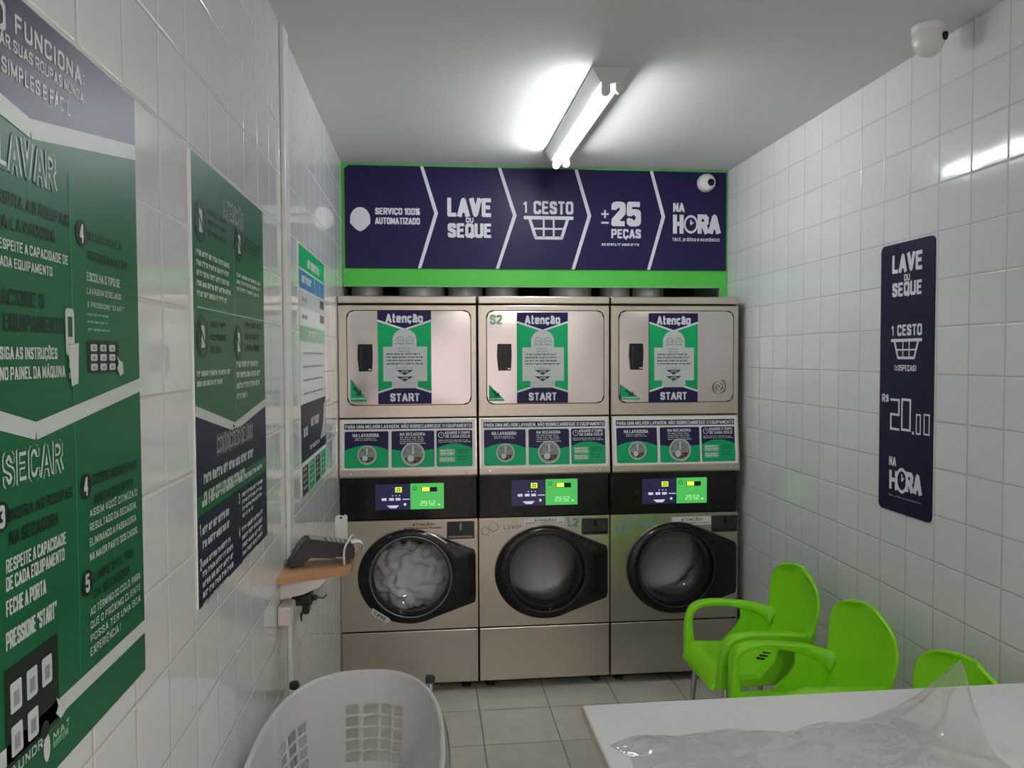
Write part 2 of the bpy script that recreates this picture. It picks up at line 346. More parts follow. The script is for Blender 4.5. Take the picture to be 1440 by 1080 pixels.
ACC = {'\u00c7': ('C','ced'), '\u00c3': ('A','til'), '\u00d5': ('O','til'), '\u00c1': ('A','acu'), '\u00c9': ('E','acu'), '\u00d3': ('O','acu'), '\u00ca': ('E','cir'), '\u00e7': ('c','ced'), '\u00e3': ('a','tl'), '\u00e1': ('a','al'), '\u00f4': ('o','cl')}
MARK = {'ced': [(.55,0),(.55,-.13),(.35,-.22)], 'til': [(.15,1.14),(.35,1.24),(.65,1.14),(.85,1.24)], 'acu': [(.4,1.13),(.75,1.28)], 'cir': [(.15,1.12),(.5,1.26),(.85,1.12)], 'tl': [(.1,.86),(.35,.98),(.65,.86),(.9,.98)], 'al': [(.4,.86),(.75,1.02)], 'cl': [(.15,.86),(.5,1.0),(.85,.86)]}
def layout(t):
    x, out = 0., []
    for ch in t:
        if ch == ' ': x += .55; continue
        base, mk = ACC.get(ch, (ch, None)); w, st = G[base]
        st = st+[MARK[mk]] if mk else st
        out.append((x, w, st)); x += w+.62
    return out, x-.62
EPS = .0004
class Sheet:
    """printing on a flat thing: shapes stacked in thin layers; far-apart blocks become meshes of their own"""
    def __init__(s, fr, base=0.): s.fr, s.base, s.items = fr, base, []
    def add(s, polys, k, l):                 # polys in (u, v)
        s.items.append(([[s.fr.P(a, b, s.base+l*EPS+(i % 14)*1.6e-5) for a, b in p] for i, p in enumerate(polys)], k, (min(a for p in polys for a, b in p), min(b for p in polys for a, b in p), max(a for p in polys for a, b in p), max(b for p in polys for a, b in p)), s.fr.n.copy()))
    def poly(s, pts, k, l=1): s.add([pts], k, l)
    def rect(s, u0, v0, u1, v1, k, l=1): s.poly([(u0,v0),(u1,v0),(u1,v1),(u0,v1)], k, l)
    def rr(s, u0, v0, u1, v1, r, k, l=1): s.poly(rrect(min(u0,u1), min(v0,v1), max(u0,u1), max(v0,v1), r), k, l)
    def disc(s, cx, cy, r, k, l=1, ry=None): s.poly(circ(cx, cy, r, 28, ry), k, l)
    def band(s, pts, w, k, l=1):
        out = []
        for (a, b), (c, d) in zip(pts, pts[1:]):
            n = Vector((b-d, c-a)); n = n.normalized()*w*.5
            out.append([(a+n.x,b+n.y),(a-n.x,b-n.y),(c-n.x,d-n.y),(c+n.x,d+n.y)])
        s.add(out, k, l)
    def ring(s, cx, cy, r, w, k, l=1, ry=None, a0=0, a1=360, n=28):
        ry = ry or r; q = ry/r
        o = circ(cx, cy, r, n, ry, a0, a1); i = circ(cx, cy, r-w, n, ry-w*q, a0, a1)
        m = n if a1-a0 >= 360 else n-1
        s.add([[o[t], o[(t+1) % n], i[(t+1) % n], i[t]] for t in range(m)], k, l)
    def text(s, t, u0, v0, u1, v1, k, l=2, bold=.02, thin=1.):
        """t set between u0 and u1, capitals from v0 to v1; bold .0 light to .04 heavy"""
        gl, W = layout(t); H = v1-v0
        tv = H*(.125+bold*2.4)*thin                              # stroke across, by height
        sx = (u1-u0)/(W+.55)                                     # width of one unit cell
        tw = min(tv, sx*(.55+bold*3.2)*thin); tv = min(tv, tw*1.5)
        polys = []
        for x, w, st in gl:
            gx0 = u0+sx*(x+.275); gw = sx*w
            for pl in st:
                P_ = [(gx0+p[0]*gw, v0+tv/2+p[1]*(H-tv)) for p in pl]
                closed = P_[0] == P_[-1]
                for i in range(len(P_)-1):
                    (a, b), (c, d) = P_[i], P_[i+1]
                    L_ = math.hypot(c-a, d-b)
                    if L_ < 1e-7: continue
                    dx, dy = (c-a)/L_, (d-b)/L_
                    hx, hy = tw/2, tv/2
                    th = hx*abs(dy)+hy*abs(dx)
                    e0 = e1 = 0.
                    if not closed and i == 0 and pl[i][1] in (0, 1) and abs(dy) > .5: e0 = hy
                    if not closed and i == len(P_)-2 and pl[i+1][1] in (0, 1) and abs(dy) > .5: e1 = hy
                    if not closed and abs(dx) > .9: e0 = hx*.6 if i == 0 else 0; e1 = hx*.6 if i == len(P_)-2 else 0
                    a, b, c, d = a-dx*e0, b-dy*e0, c+dx*e1, d+dy*e1
                    nx, ny = -dy*th, dx*th
                    polys.append([(a+nx,b+ny),(a-nx,b-ny),(c-nx,d-ny),(c+nx,d+ny)])
                    if closed or i < len(P_)-2:
                        q = P_[i+1]; polys.append([(q[0]+hx*cu, q[1]+hy*cv) for cu, cv in ((1,.42),(.42,1),(-.42,1),(-1,.42),(-1,-.42),(-.42,-1),(.42,-1),(1,-.42))])
        s.add(polys, k, l)
    def outline(s, t, u0, v0, u1, v1, k, fill, l=2):
        s.text(t, u0, v0, u1, v1, k, l, .035)
        s.text(t, u0, v0, u1, v1, fill, l+1, .035, thin=.50)
    def lines(s, u0, v0, u1, v1, n, k, l=2, fill=.55, words=4, last=1., seed=1):
        """blocks of unreadably small print, in word-length runs"""
        rnd = random.Random(seed*7+n); h = (v1-v0)/n; out = []
        for i in range(n):
            top = v1-i*h; W = (u1-u0)*(last if i == n-1 else rnd.uniform(.88, 1.))
            ws = [rnd.uniform(.5, 1.6) for _ in range(words)]; tot = sum(ws); a = u0; gap = (u1-u0)*.28/words*.4
            for w in ws:
                b = a+W*w/tot; nl = max(2, int(round(w*3.2))); lw = (b-gap-a)/nl
                for q in range(nl):
                    x0 = a+lw*q; f = rnd.choice((1., .92, .85, .95)); x1 = x0+lw*.80
                    if rnd.random() < .55: out.append([(x0,top-h*fill),(x1,top-h*fill),(x1,top-h*fill*(1-f)),(x0,top-h*fill*(1-f))])
                    else:
                        out.append([(x0,top-h*fill),(x0+lw*.35,top-h*fill),(x0+lw*.35,top),(x0,top)]); out.append([(x0,top-h*fill*.42),(x1,top-h*fill*.42),(x1,top-h*fill*.0),(x0,top-h*fill*.0)])
                a = b
        s.add(out, k, l)
    def done(s, name, parent):
        n = len(s.items); par = list(range(n))
        def root(i):
            while par[i] != i: par[i] = par[par[i]]; i = par[i]
            return i
        for i in range(n):
            A = s.items[i][2]
            for j in range(i):
                B = s.items[j][2]
                if max(A[0]-B[2], B[0]-A[2]) <= .02 and max(A[1]-B[3], B[1]-A[3]) <= .02: par[root(i)] = root(j)
        out = None
        for r in sorted(set(root(i) for i in range(n))):
            bm, inks = bmesh.new(), []
            for i in range(n):
                if root(i) != r: continue
                polys, k, _, nn = s.items[i]
                if k not in inks: inks.append(k)
                for p in polys:
                    f = bm.faces.new([bm.verts.new(q) for q in p]); f.material_index = inks.index(k); f.normal_update()
                    if f.normal.dot(nn) < 0: f.normal_flip()
            out = new_obj(name, bm, inks, parent)
        return out

def clock(s, cx, cy, r, w, k, l=3, ry=None):
    ry = ry or r
    s.ring(cx, cy, r, w, k, l, ry)
    s.band([(cx, cy+ry*.5), (cx, cy-ry*.05), (cx+r*.35, cy+ry*.25)], w*.7, k, l)
def basket_icon(s, u0, v0, u1, v1, k, l=2):
    W, H = u1-u0, v1-v0; t = H*.13
    s.rr(u0, v1-t*1.15, u1, v1, t*.4, k, l)
    a, b, c, d = u0+W*.12, u1-W*.12, u0+W*.24, u1-W*.24
    s.band([(a, v1-t), (c, v0+t*.5)], t, k, l); s.band([(b, v1-t), (d, v0+t*.5)], t, k, l)
    s.rr(c-t*.4, v0, d+t*.4, v0+t, t*.45, k, l)
    s.rect(u0+W*.17, v0+H*.42, u1-W*.17, v0+H*.42+t*.6, k, l+1)
    for q in (.40, .60): s.rect(u0+W*q-t*.3, v0+t*.5, u0+W*q+t*.3, v1-t, k, l)
def segdigit(s, u0, v0, u1, v1, t, k, which):
    seg = {'a': (u0,v1-t,u1,v1), 'd': (u0,v0,u1,v0+t), 'g': (u0,(v0+v1-t)/2,u1,(v0+v1+t)/2), 'f': (u0,(v0+v1)/2,u0+t,v1), 'b': (u1-t,(v0+v1)/2,u1,v1), 'e': (u0,v0,u0+t,(v0+v1)/2), 'c': (u1-t,v0,u1,(v0+v1)/2)}
    for i, q in enumerate(which): s.rect(*seg[q], k, 2+.2*i)

# ================================================================== the room
bm = bmesh.new(); box(bm, (XL-.15, YREAR-3.0, -.1), (XR+.15, YBACK+.1, 0)); struct('floor', bm, ['floor'])
bm = bmesh.new(); box(bm, (XL-.15, YREAR-.1, ZC), (XR+.15, YBACK+.1, ZC+.1)); struct('ceiling', bm, ['ceil'])
bm = bmesh.new(); box(bm, (XL-.15, YREAR-.1, 0), (XL, YBACK+.1, ZC)); struct('wall_left', bm, ['tile_l'])
bm = bmesh.new(); box(bm, (XR, YREAR-.1, 0), (XR+.15, YBACK+.1, ZC)); struct('wall_right', bm, ['tile_r'])
bm = bmesh.new(); box(bm, (XL, YBACK, 0), (XR, YBACK+.1, ZC)); struct('wall_back', bm, ['dark_wall'])
bm = bmesh.new()                            # the street side, behind the camera, with its doorway
box(bm, (1.15, YREAR-.1, 0), (XR, YREAR, ZC)); box(bm, (XL, YREAR-.1, 2.06), (1.15, YREAR, ZC))
struct('wall_front', bm, ['plaster'])
# vertical cover strip on the left wall
bm = bmesh.new(); box(bm, (XL, 2.497, 0), (XL+.014, 2.575, ZC), .003)
struct('trim_1', bm, ['white_pl'])
# green fascia board above the machines, with a leg down its right side
bm = bmesh.new()
box(bm, (XL+.002, YBAN+.002, 2.076), (XR-.002, YBAN+.024, ZC-.001)); box(bm, (1.607, YBAN+.002, 2.003), (XR-.002, YBAN+.024, 2.076))
for a, b in (((XL+.002, YBAN-.002, 2.070), (1.607, YBAN+.026, 2.076)), ((1.601, YBAN-.002, 2.003), (1.607, YBAN+.026, 2.076))): box(bm, a, b, mi=1)
struct('trim_2', bm, ['lime', 'paleg'])

# ================================================================== ceiling lamps
def batten(LX, LY0, LY1, label, tubes, glow):
    la = thing('batten_lamp', label, 'lamp', (LX, (LY0+LY1)/2, ZC))
    frl = Frame((LX, LY0, ZC), (1,0,0), (0,0,1))
    bm = bmesh.new()
    prism(bm, frl, [(-.066,-.001),(-.066,-.010),(-.038,-.056),(.038,-.056),(.066,-.010),(.066,-.001)], 0, -(LY1-LY0))
    new_obj('lamp_body', bm, ['lampbody'], la)
    TX, TZ = LX-.016, ZC-.080
    for px_, zz, yy in ((TX, TZ, LY0+.012), (TX, TZ, LY1-.03), (LX+.034, TZ+.008, LY0+.012), (LX+.034, TZ+.008, LY1-.03)):
        bm = bmesh.new(); fr = Frame((px_, yy, zz), (1,0,0), (0,0,1))
        prism(bm, fr, circ(0, 0, .017, 12, None, 180, 360)+[(.014, .034), (-.014, .034)], 0, -.016)
        new_obj('lamp_holder', bm, ['lampbody'], la)
    for tx, tz in ((TX, TZ), (LX+.034, TZ))[:tubes]:
        bm = bmesh.new(); tube(bm, [(tx, LY0+.03, tz), (tx, LY1-.035, tz)], .0155, 16)
        new_obj('fluorescent_tube', bm, [glow], la, 60)
batten(.645, 2.75, 3.885, 'white fluorescent batten lamp with one glowing tube above the laundry machines', 1, 'tube')
batten(.85, -1.75, -.615, 'added fill lamp behind the camera, a white fluorescent batten out of view', 2, 'tube_fill')  # added out of view to brighten the table, basket and chairs

# ================================================================== banner over the machines
ba = thing('banner_sign', 'long navy banner with white chevrons and lettering above the machines', 'sign', (.6, YBAN, 2.17))
fb = Frame((0, YBAN-.005, 0), (1,0,0), (0,0,1))
bu0, bv0, bu1, bv1 = -.428, 2.166, 1.634, 2.7015
bm = bmesh.new(); prism(bm, fb, [(bu0,bv0),(bu1,bv0),(bu1,bv1),(bu0+.018,bv1),(bu0+.010,bv1-.012),(bu0,bv1-.016)], -.006, 0)
new_obj('banner_board', bm, ['navy'], ba)
s = Sheet(fb)
for xt, yt, xm, ym, xb, yb in ((593,232.5,613.5,300,590,378), (702.5,235,724,303,699.5,379.5), (810,237.5,829,303.5,806,380.5), (916,240,933,305,912,381.5)):
    p = [fb.px(xt, yt), fb.px(xm, ym), fb.px(xb, yb)]
    p = [(p[0][0], min(p[0][1], bv1-.001)), p[1], (p[2][0], max(p[2][1], bv0+.001))]
    w = .0175
    s.poly([(p[0][0]-w*.5,p[0][1]),(p[0][0]+w*.5,p[0][1]),(p[1][0]+w*.55,p[1][1]),(p[1][0]-w*.6,p[1][1])], 'w', 1)
    s.poly([(p[1][0]-w*.6,p[1][1]),(p[1][0]+w*.55,p[1][1]),(p[2][0]+w*.5,p[2][1]),(p[2][0]-w*.5,p[2][1])], 'w', 1.2)
s.done('chevron_line', ba)
s = Sheet(fb)
def tp(s, t, xl, yb, xr, yt, k, l=2, bold=.012):
    a = s.fr.px(xl, yb); b = s.fr.px(xr, yt); s.text(t, a[0], a[1], b[0], b[1], k, l, bold)
tp(s, 'SERVIÇO 100%', 527.5, 301.5, 590.5, 293, 'w', bold=.03); tp(s, 'AUTOMATIZADO', 527.5, 315, 590.5, 306.5, 'w', bold=.03)
tp(s, 'LAVE', 629, 304.5, 691.5, 279, 'w', bold=.035); tp(s, 'OU', 655, 313, 666, 306, 'w', bold=.03); tp(s, 'SEQUE', 629.5, 334, 691.5, 314.5, 'w', bold=.035)
tp(s, '1', 735, 299, 741.5, 283.5, 'w', bold=.015); tp(s, 'CESTO', 750, 301, 806.5, 283.5, 'w', bold=.025)
a = fb.px(736.5, 336.5); b = fb.px(806.5, 304.5); basket_icon(s, a[0], a[1], b[0], b[1], 'w')
tp(s, '+', 843.5, 308.5, 858, 293.5, 'w', bold=.015); a = fb.px(845.5, 314.5); b = fb.px(856, 312); s.rect(*a, *b, 'w', 2)
tp(s, '25', 859.5, 318, 901.5, 284, 'w', bold=.035); tp(s, 'PEÇAS', 859.5, 335, 901.5, 322.5, 'w', bold=.03)
a = fb.px(846, 345.5); b = fb.px(900, 342.5); s.lines(*a, *b, 1, 'w2', fill=1, words=6)
tp(s, 'NA', 946.5, 298, 962.5, 285.5, 'w', bold=.03)
tp(s, 'H', 946.5, 328.5, 961, 302, 'w', bold=.04); tp(s, 'RA', 981, 328.5, 1012.5, 302, 'w', bold=.04)
a = fb.px(971.5, 315.5); clock(s, a[0], a[1], .040, .010, 'w', 3, .050)
tp(s, 'fácil, prático e econômico', 945.5, 339, 1012, 334.5, 'w', bold=.012)
# plain rounded emblem beside the first words
a = fb.px(506.5, 308)
s.poly([(a[0]+x*.052, a[1]+y*.062) for x, y in circ(0, 0, 1, 20, None, 0, 180)+[(-1,-.35),(-.45,-.85),(0,-1.05),(.45,-.85),(1,-.35)]], 'w', 2)
s.done('lettering', ba)

# ================================================================== round camera on the banner, turret on the ceiling
c0 = fb.px(992, 258)
dc = thing('security_camera', 'white round security camera fixed on the navy banner', 'camera', (c0[0], YBAN-.006, c0[1]))
bm = bmesh.new(); lathe(bm, [(0,0),(.049,0),(.049,.014),(.047,.026),(.042,.038),(.034,.046),(.020,.050),(0,.051)], (c0[0], YBAN-.007, c0[1]), 'Y', 28)
new_obj('housing', bm, ['white_pl'], dc, 50)
bm = bmesh.new(); lathe(bm, [(0,.0555),(.012,.055),(.0185,.052),(.0205,.046),(.0205,.030)], (c0[0]+.013, YBAN-.0065, c0[1]-.004), 'Y', 20)
new_obj('lens', bm, ['black'], dc, 50)
tc0 = onZ(1321, 34, ZC)
tc_ = thing('security_camera', 'white turret security camera hanging from the ceiling over the right wall', 'camera', (1.545, 2.33, ZC))
bm = bmesh.new(); lathe(bm, [(0,0),(.050,0),(.050,-.016),(.047,-.020),(0,-.020)], (1.545, 2.33, ZC), 'Z', 28)
new_obj('base', bm, ['white_pl'], tc_, 40)
bm = bmesh.new(); lathe(bm, [(0,-.019),(.046,-.019),(.048,-.034),(.044,-.058),(.034,-.078),(.020,-.089),(0,-.093)], (1.545, 2.33, ZC), 'Z', 28)
new_obj('housing', bm, ['white_pl'], tc_, 60)
bm = bmesh.new(); fr = Frame((1.545+.026, 2.33-.040, ZC-.042), (1,.55,0), (0,-.35,1))
prism(bm, fr, circ(0, 0, .0125, 18), -.004, .004); new_obj('lens', bm, ['black'], tc_, 50)

# ================================================================== exhaust ducts behind the fascia
for i, (xa, xb, nm) in enumerate(((492,538,'first'), (560,626,'second'), (630,680,'third'), (684,731,'fourth'), (775,835,'fifth'), (848,890,'sixth'), (893,938,'seventh'))):
    A = onY(xa, 410, 4.36); B = onY(xb, 410, 4.36); cx, r = (A.x+B.x)/2, (B.x-A.x)/2
    bm = bmesh.new(); tube(bm, [(cx, 4.44, 2.0025), (cx, 4.44, 2.12), (cx, 4.44, 2.45), (cx, 4.44, ZC-.001)], r, 20)
    tag(new_obj('exhaust_duct', bm, ['duct'], None, 50), f'silver exhaust pipe rising behind the green board, {nm} from the left', 'duct', 'exhaust pipes behind the green board')

# ================================================================== washer and dryer towers
TOWERS = [(-.4415, .2415), (.2485, .9195), (.9265, 1.605)]
TLAB = ['stainless washer and dryer tower by the left wall, white laundry behind its round door',
        'stainless washer and dryer tower in the middle, marked S2 and L2',
        'stainless washer and dryer tower nearest the right wall, spiral mark on its upper door']
TPX = [dict(stick=(532,606,437,568.5), tri=(493,516,533,565), warn=(566,623,733,746), pocket=(628.5,667,732.5,758)),
       dict(stick=(727.5,798.5,439.5,567), tri=(688,710,541,564), warn=(737.5,794,727.5,738), pocket=(818,855,728,752)),
       dict(stick=(913.2,981.5,440.5,566), tri=(873,901,541,562), warn=(944.5,1000,725.5,739), pocket=(1000.5,1036.5,724,748))]
for ti, ((x0, x1), px_) in enumerate(zip(TOWERS, TPX)):
    w = x1-x0; g = .0025
    tw = thing('laundry_tower', TLAB[ti], 'laundry machine', ((x0+x1)/2, YM+.35, 0), 'washer and dryer towers')
    fr = Frame((0, YM, 0), (1,0,0), (0,0,1))
    # feet
    for xx in (x0+.06, x1-.06):
        for yy in (YM+.07, YM+.62):
            bm = bmesh.new(); lathe(bm, [(0,0),(.025,0),(.025,.012),(.014,.018),(.014,.046),(0,.046)], (xx, yy, 0), 'Z', 12); new_obj('foot', bm, ['black_s'], tw)
    # carcass behind the front panels
    cz, cx = .600, x0+.508*w
    bm = bmesh.new()
    box(bm, (x0+.002, YM+.025, 1.105), (x1-.002, YM+.68, 1.960))
    box(bm, (x0+.002, YM+.025, .045), (x1-.002, YM+.68, .30)); box(bm, (x0+.002, YM+.40, .30), (x1-.002, YM+.68, 1.105))
    box(bm, (x0+.002, YM+.025, .30), (x0+.02, YM+.40, 1.105)); box(bm, (x1-.02, YM+.025, .30), (x1-.002, YM+.40, 1.105)); box(bm, (x0+.02, YM+.025, .86), (x1-.02, YM+.40, 1.105))
    new_obj('carcass', bm, ['seam'], tw)
    # lid
    bm = bmesh.new(); box(bm, (x0, YM-.006, 1.9625), (x1, YM+.69, 2.002), .006); new_obj('lid', bm, ['steel'], tw)
    # dryer front with its door
    bm = bmesh.new(); box(bm, (x0, YM, 1.3955), (x1, YM+.03, 1.9565), .004); new_obj('dryer_front', bm, ['steel'], tw)
    d0, d1, e0, e1 = x0+.045, x0+.652*w/.683, 1.4615, 1.9275
    bm = bmesh.new(); prism(bm, fr, rrect(d0-.004, e0-.004, d1+.004, e1+.004, .036), 0, .001); 
    gk = new_obj('door_gap_dark', bm, ['seam'], tw)  # black sheet drawn in for the shaded gap around the door
    bm = bmesh.new()                                           # a slightly bellied sheet
    nx, nz = 16, 12; grid = {}
    bel = .006 if ti == 0 else .0035
    for i in range(nx+1):
        for j in range(nz+1):
            a, b = i/nx*2-1, j/nz*2-1
            uu, vv = (d0+d1)/2+a*(d1-d0)/2, (e0+e1)/2+b*(e1-e0)/2
            rc = .034; qx = max(abs(uu-(d0+d1)/2)-((d1-d0)/2-rc), 0); qz = max(abs(vv-(e0+e1)/2)-((e1-e0)/2-rc), 0)
            if qx > 0 and qz > 0 and math.hypot(qx, qz) > rc:
                k_ = rc/math.hypot(qx, qz); uu = (d0+d1)/2+math.copysign((d1-d0)/2-rc+qx*k_, a); vv = (e0+e1)/2+math.copysign((e1-e0)/2-rc+qz*k_, b)
            grid[i, j] = bm.verts.new(fr.P(uu, vv, .003+bel*(1-a*a)*(1-b*b)**.5))
    for i in range(nx):
        for j in range(nz): bm.faces.new((grid[i,j], grid[i+1,j], grid[i+1,j+1], grid[i,j+1]))
    dd = new_obj('dryer_door', bm, ['steel_door'], tw, 180)
    # door handle pocket
    h0, h1 = d0+.052, d0+.124
    bm = bmesh.new(); prism(bm, fr, [(h0+.004,1.628),(h1-.004,1.628),(h1,1.70),(h1-.002,1.762),(h0,1.762),(h0-.003,1.70)], .002, .0115); 
    prism(bm, fr, [(h0+.012,1.640),(h0+.018,1.640),(h0+.018,1.752),(h0+.012,1.752)], .0115, .016, 1)
    prism(bm, fr, [(h1-.022,1.634),(h1-.006,1.634),(h1-.006,1.640),(h1-.022,1.640)], .0115, .014, 2)
    hd = new_obj('handle', bm, ['black', 'black_s', 'silver'], dd)
    # notice stuck on the door
    fs = Frame((0, YM-.0125, 0), (1,0,0), (0,0,1))
    a = fs.px(px_['stick'][0], px_['stick'][3]); b = fs.px(px_['stick'][1], px_['stick'][2])
    U = lambda q: a[0]+(b[0]-a[0])*q
    V = lambda q: a[1]+(b[1]-a[1])*q
    s = Sheet(fs)
    s.rect(U(0),V(0),U(1),V(1),'green',0)
    s.poly([(U(0),V(.905)),(U(.5),V(.81)),(U(1),V(.905)),(U(1),V(1)),(U(0),V(1))],'navy',1); s.band([(U(0),V(.895)),(U(.5),V(.80)),(U(1),V(.895))],.009,'w',2)
    s.poly([(U(0),V(0)),(U(1),V(0)),(U(1),V(.115)),(U(.5),V(.205)),(U(0),V(.115))],'navy',1); s.band([(U(0),V(.125)),(U(.5),V(.215)),(U(1),V(.125))],.009,'w',2)
    s.text('Atenção',U(.15),V(.872),U(.85),V(.968),'w',3,.03); s.text('START',U(.22),V(.028),U(.78),V(.115),'w',3,.03)
    cxs, cr = U(.5), (b[0]-a[0])*.225                           # plain rounded head-piece above the paper
    s.poly(circ(cxs, V(.685), cr, 18, cr*.95, 0, 180)+[(cxs-cr, V(.61)), (cxs+cr, V(.61))],'w2',3)
    s.poly(rrect(U(.26),V(.17),U(.74),V(.30),.01),'silver',2.5)
    s.rect(U(.10),V(.245),U(.92),V(.615),'w2',4)
    for q in (.42, .60): s.ring(U(q), V(.685), .019, .004, 'grey', 5); s.rect(U(q)-.010, V(.68), U(q)+.010, V(.69), 'grey', 5)
    s.lines(U(.32),V(.64),U(.70),V(.65),1,'grey',5,fill=1,words=3)
    s.lines(U(.38),V(.545),U(.62),V(.605),2,'grey',5,fill=.5,words=2,seed=ti); s.lines(U(.16),V(.405),U(.86),V(.545),4,'dk',5,fill=.42,words=6,seed=3+ti); s.lines(U(.33),V(.375),U(.66),V(.392),1,'grey',5,fill=.7,words=3)
    for q in (.335, .265): s.poly([(U(.34),V(q+.03)),(U(.5),V(q-.025)),(U(.66),V(q+.03))],'dk',5); s.text('APÓS', U(.43), V(q), U(.57), V(q+.022),'w2',6,.02)
    s.done('door_notice', dd)
    # little green corner sticker
    t = px_['tri']; p = [fs.px(t[0],t[3]), fs.px(t[1],t[3]), fs.px(t[0],t[2])]
    s = Sheet(fs); hh = p[2][1]-p[0][1]; ww = p[1][0]-p[0][0]
    s.poly([p[0], (p[1][0], p[0][1]), (p[1][0]-ww*.2, p[0][1]+hh*.25), (p[2][0], p[0][1]+hh)],'green' if ti == 0 else 'green',1)
    s.rect(p[0][0]+ww*.05, p[0][1]+hh*.10, p[1][0]-ww*.05, p[0][1]+hh*.16,'w2',2)
    s.poly([(p[0][0]+ww*.15,p[0][1]+hh*.62),(p[0][0]+ww*.3,p[0][1]+hh*.66),(p[0][0]+ww*.55,p[0][1]+hh*.42),(p[0][0]+ww*.62,p[0][1]+hh*.55),(p[0][0]+ww*.66,p[0][1]+hh*.25),(p[0][0]+ww*.3,p[0][1]+hh*.25),(p[0][0]+ww*.42,p[0][1]+hh*.36)],'dkg',2)
    s.done('arrow_sticker', dd)
    if ti == 1:
        s = Sheet(fs); tp(s, 'S2', 689, 456, 706.5, 442.5, 'paleg', 2, .02); s.done('number_sticker', dd)
    if ti == 2:
        s = Sheet(fs); c = fs.px(1012, 544.5); pts = []
        for k in range(44): an = k*.32; rr_ = .006+.0026*an; pts.append((c[0]+rr_*math.cos(an), c[1]+rr_*math.sin(an)))
        s.band(pts, .006, 'spiral', 1); s.done('spiral_mark', dd)
    # slanted instruction panel
    pz0, pz1, py0 = 1.108, 1.3905, YM-.030
    bm = bmesh.new()
    fside = Frame((x0+.003, 0, 0), (0,-1,0), (0,0,1))
    prism(bm, fside, [(-(YM+.03), pz0-.006), (-(py0+.004), pz0-.006), (-py0, pz0+.002), (-py0, pz0+.030), (-(YM-.002), pz1), (-(YM+.03), pz1)], 0, -(w-.006))
    ip = new_obj('instruction_panel', bm, ['steel'], tw)
    sl = Vector((0, (YM-.002)-py0, pz1-(pz0+.030)))
    fp = Frame(Vector((x0+.003, py0, pz0+.030)), (1,0,0), sl); LH, LW = sl.length, w-.006
    s = Sheet(fp, .0004)
    CX = lambda q: LW*(q-52)/(1262-52)
    CY = lambda q: LH*(1-(q-118)/(592-118))
    s.rr(CX(66), CY(586), CX(1246), CY(128), .004, 'wpaper', 0)
    s.rect(CX(92), CY(212), CX(1222), CY(158), 'navyd', 1)
    s.text('PARA UMA MELHOR LAVAGEM, NÃO SOBRECARREGUE O EQUIPAMENTO', CX(100), CY(203), CX(1214), CY(170), 'w', 2, .02)
    for ci, (c0_, c1_) in enumerate(((95,478), (505,883), (902,1222))):
        s.rr(CX(c0_), CY(566), CX(c1_), CY(230), .008, 'navy', 1)
        n_ = 14; top = []
        hgt = (380, 400, 372)[ci]; amp = (-22, 18, -18)[ci]
        for k in range(n_+1):
            q = k/n_; top.append((CX(c0_+3+(c1_-c0_-6)*q), CY(hgt+18*(1 if ci != 1 else 0)*0+amp*math.sin(math.pi*q)+ (24 if ci != 1 else 0)*(2*q-1)**2)))
        s.poly([(CX(c0_+12), CY(565)), (CX(c1_-12), CY(565)), (CX(c1_-3), CY(553))]+top[::-1]+[(CX(c0_+3), CY(553))], 'green', 2)
    s.text('NA LAVADORA', CX(165), CY(282), CX(395), CY(250), 'w', 3, .02); s.lines(CX(185), CY(322), CX(385), CY(292), 2, 'w2', 3, words=4)
    s.text('NA SECADORA', CX(578), CY(275), CX(803), CY(247), 'w', 3, .02); s.lines(CX(580), CY(360), CX(815), CY(285), 4, 'w2', 3, words=4, seed=4)
    s.text('AGUARDE O TEMPO', CX(975), CY(265), CX(1200), CY(240), 'w', 3, .02); s.text('DE CADA CICLO', CX(980), CY(300), CX(1200), CY(273), 'w', 3, .025)
    s.lines(CX(920), CY(350), CX(1212), CY(318), 2, 'w2', 3, words=6, seed=6)
    clock(s, CX(945), CY(273), .015, .003, 'w')
    for cxx, cyy, rr_ in ((290, 448, 84), (694, 448, 104)):
        r_ = LW*rr_/1210; s.disc(CX(cxx), CY(cyy), r_, 'silver', 3); s.disc(CX(cxx), CY(cyy), r_*.88, 'photo1', 4)
        s.poly(circ(CX(cxx), CY(cyy)-r_*.15, r_*.7, 14, r_*.6, 190, 350), 'dk', 5); s.poly(circ(CX(cxx)-r_*.2, CY(cyy)-r_*.35, r_*.3, 12), 'w2', 6); s.rect(CX(cxx)-r_*.08, CY(cyy), CX(cxx)+r_*.08, CY(cyy)+r_*.75, 'w2', 5)
        s.poly(circ(CX(cxx)+r_*.3, CY(cyy)-r_*.46, r_*.15, 12), 'red', 6)
    for q0, q1 in ((405, 468), (478, 526)):
        s.rect(CX(928), CY(q1), CX(1065), CY(q0), 'paleg', 3); s.lines(CX(934), CY(q1-4), CX(1060), CY(q0+6), 2, 'w', 4, fill=.6, words=2, seed=q0)
    for k in range(4): segdigit(s, CX(1090+26*k), CY(446), CX(1108+26*k), CY(408), .0022, 'dkg', 'abcdef')
    s.lines(CX(1090), CY(520), CX(1190), CY(470), 2, 'dkg', 3, fill=.4, words=3)
    s.done('instruction_sheet', ip)
    for q in (x0+.055, x1-.055):
        bm = bmesh.new(); lathe(bm, [(.006,0),(.005,.002),(0,.003)], (q, py0-.0001, pz0+.014), 'Y', 10); new_obj('screw', bm, ['chrome'], ip)
    # black control panel and its screens
    bm = bmesh.new(); box(bm, (x0+.003, YM+.012, .884), (x1-.003, YM+.05, 1.104), .003); cp = new_obj('control_panel', bm, ['black'], tw)
    fc = Frame((0, YM+.0115, 0), (1,0,0), (0,0,1))
    o = (528,577,624,679.5,717.5) if ti == 0 else (719.5,767,812,673.5,711.5) if ti == 1 else (903,951,994,671.5,709)
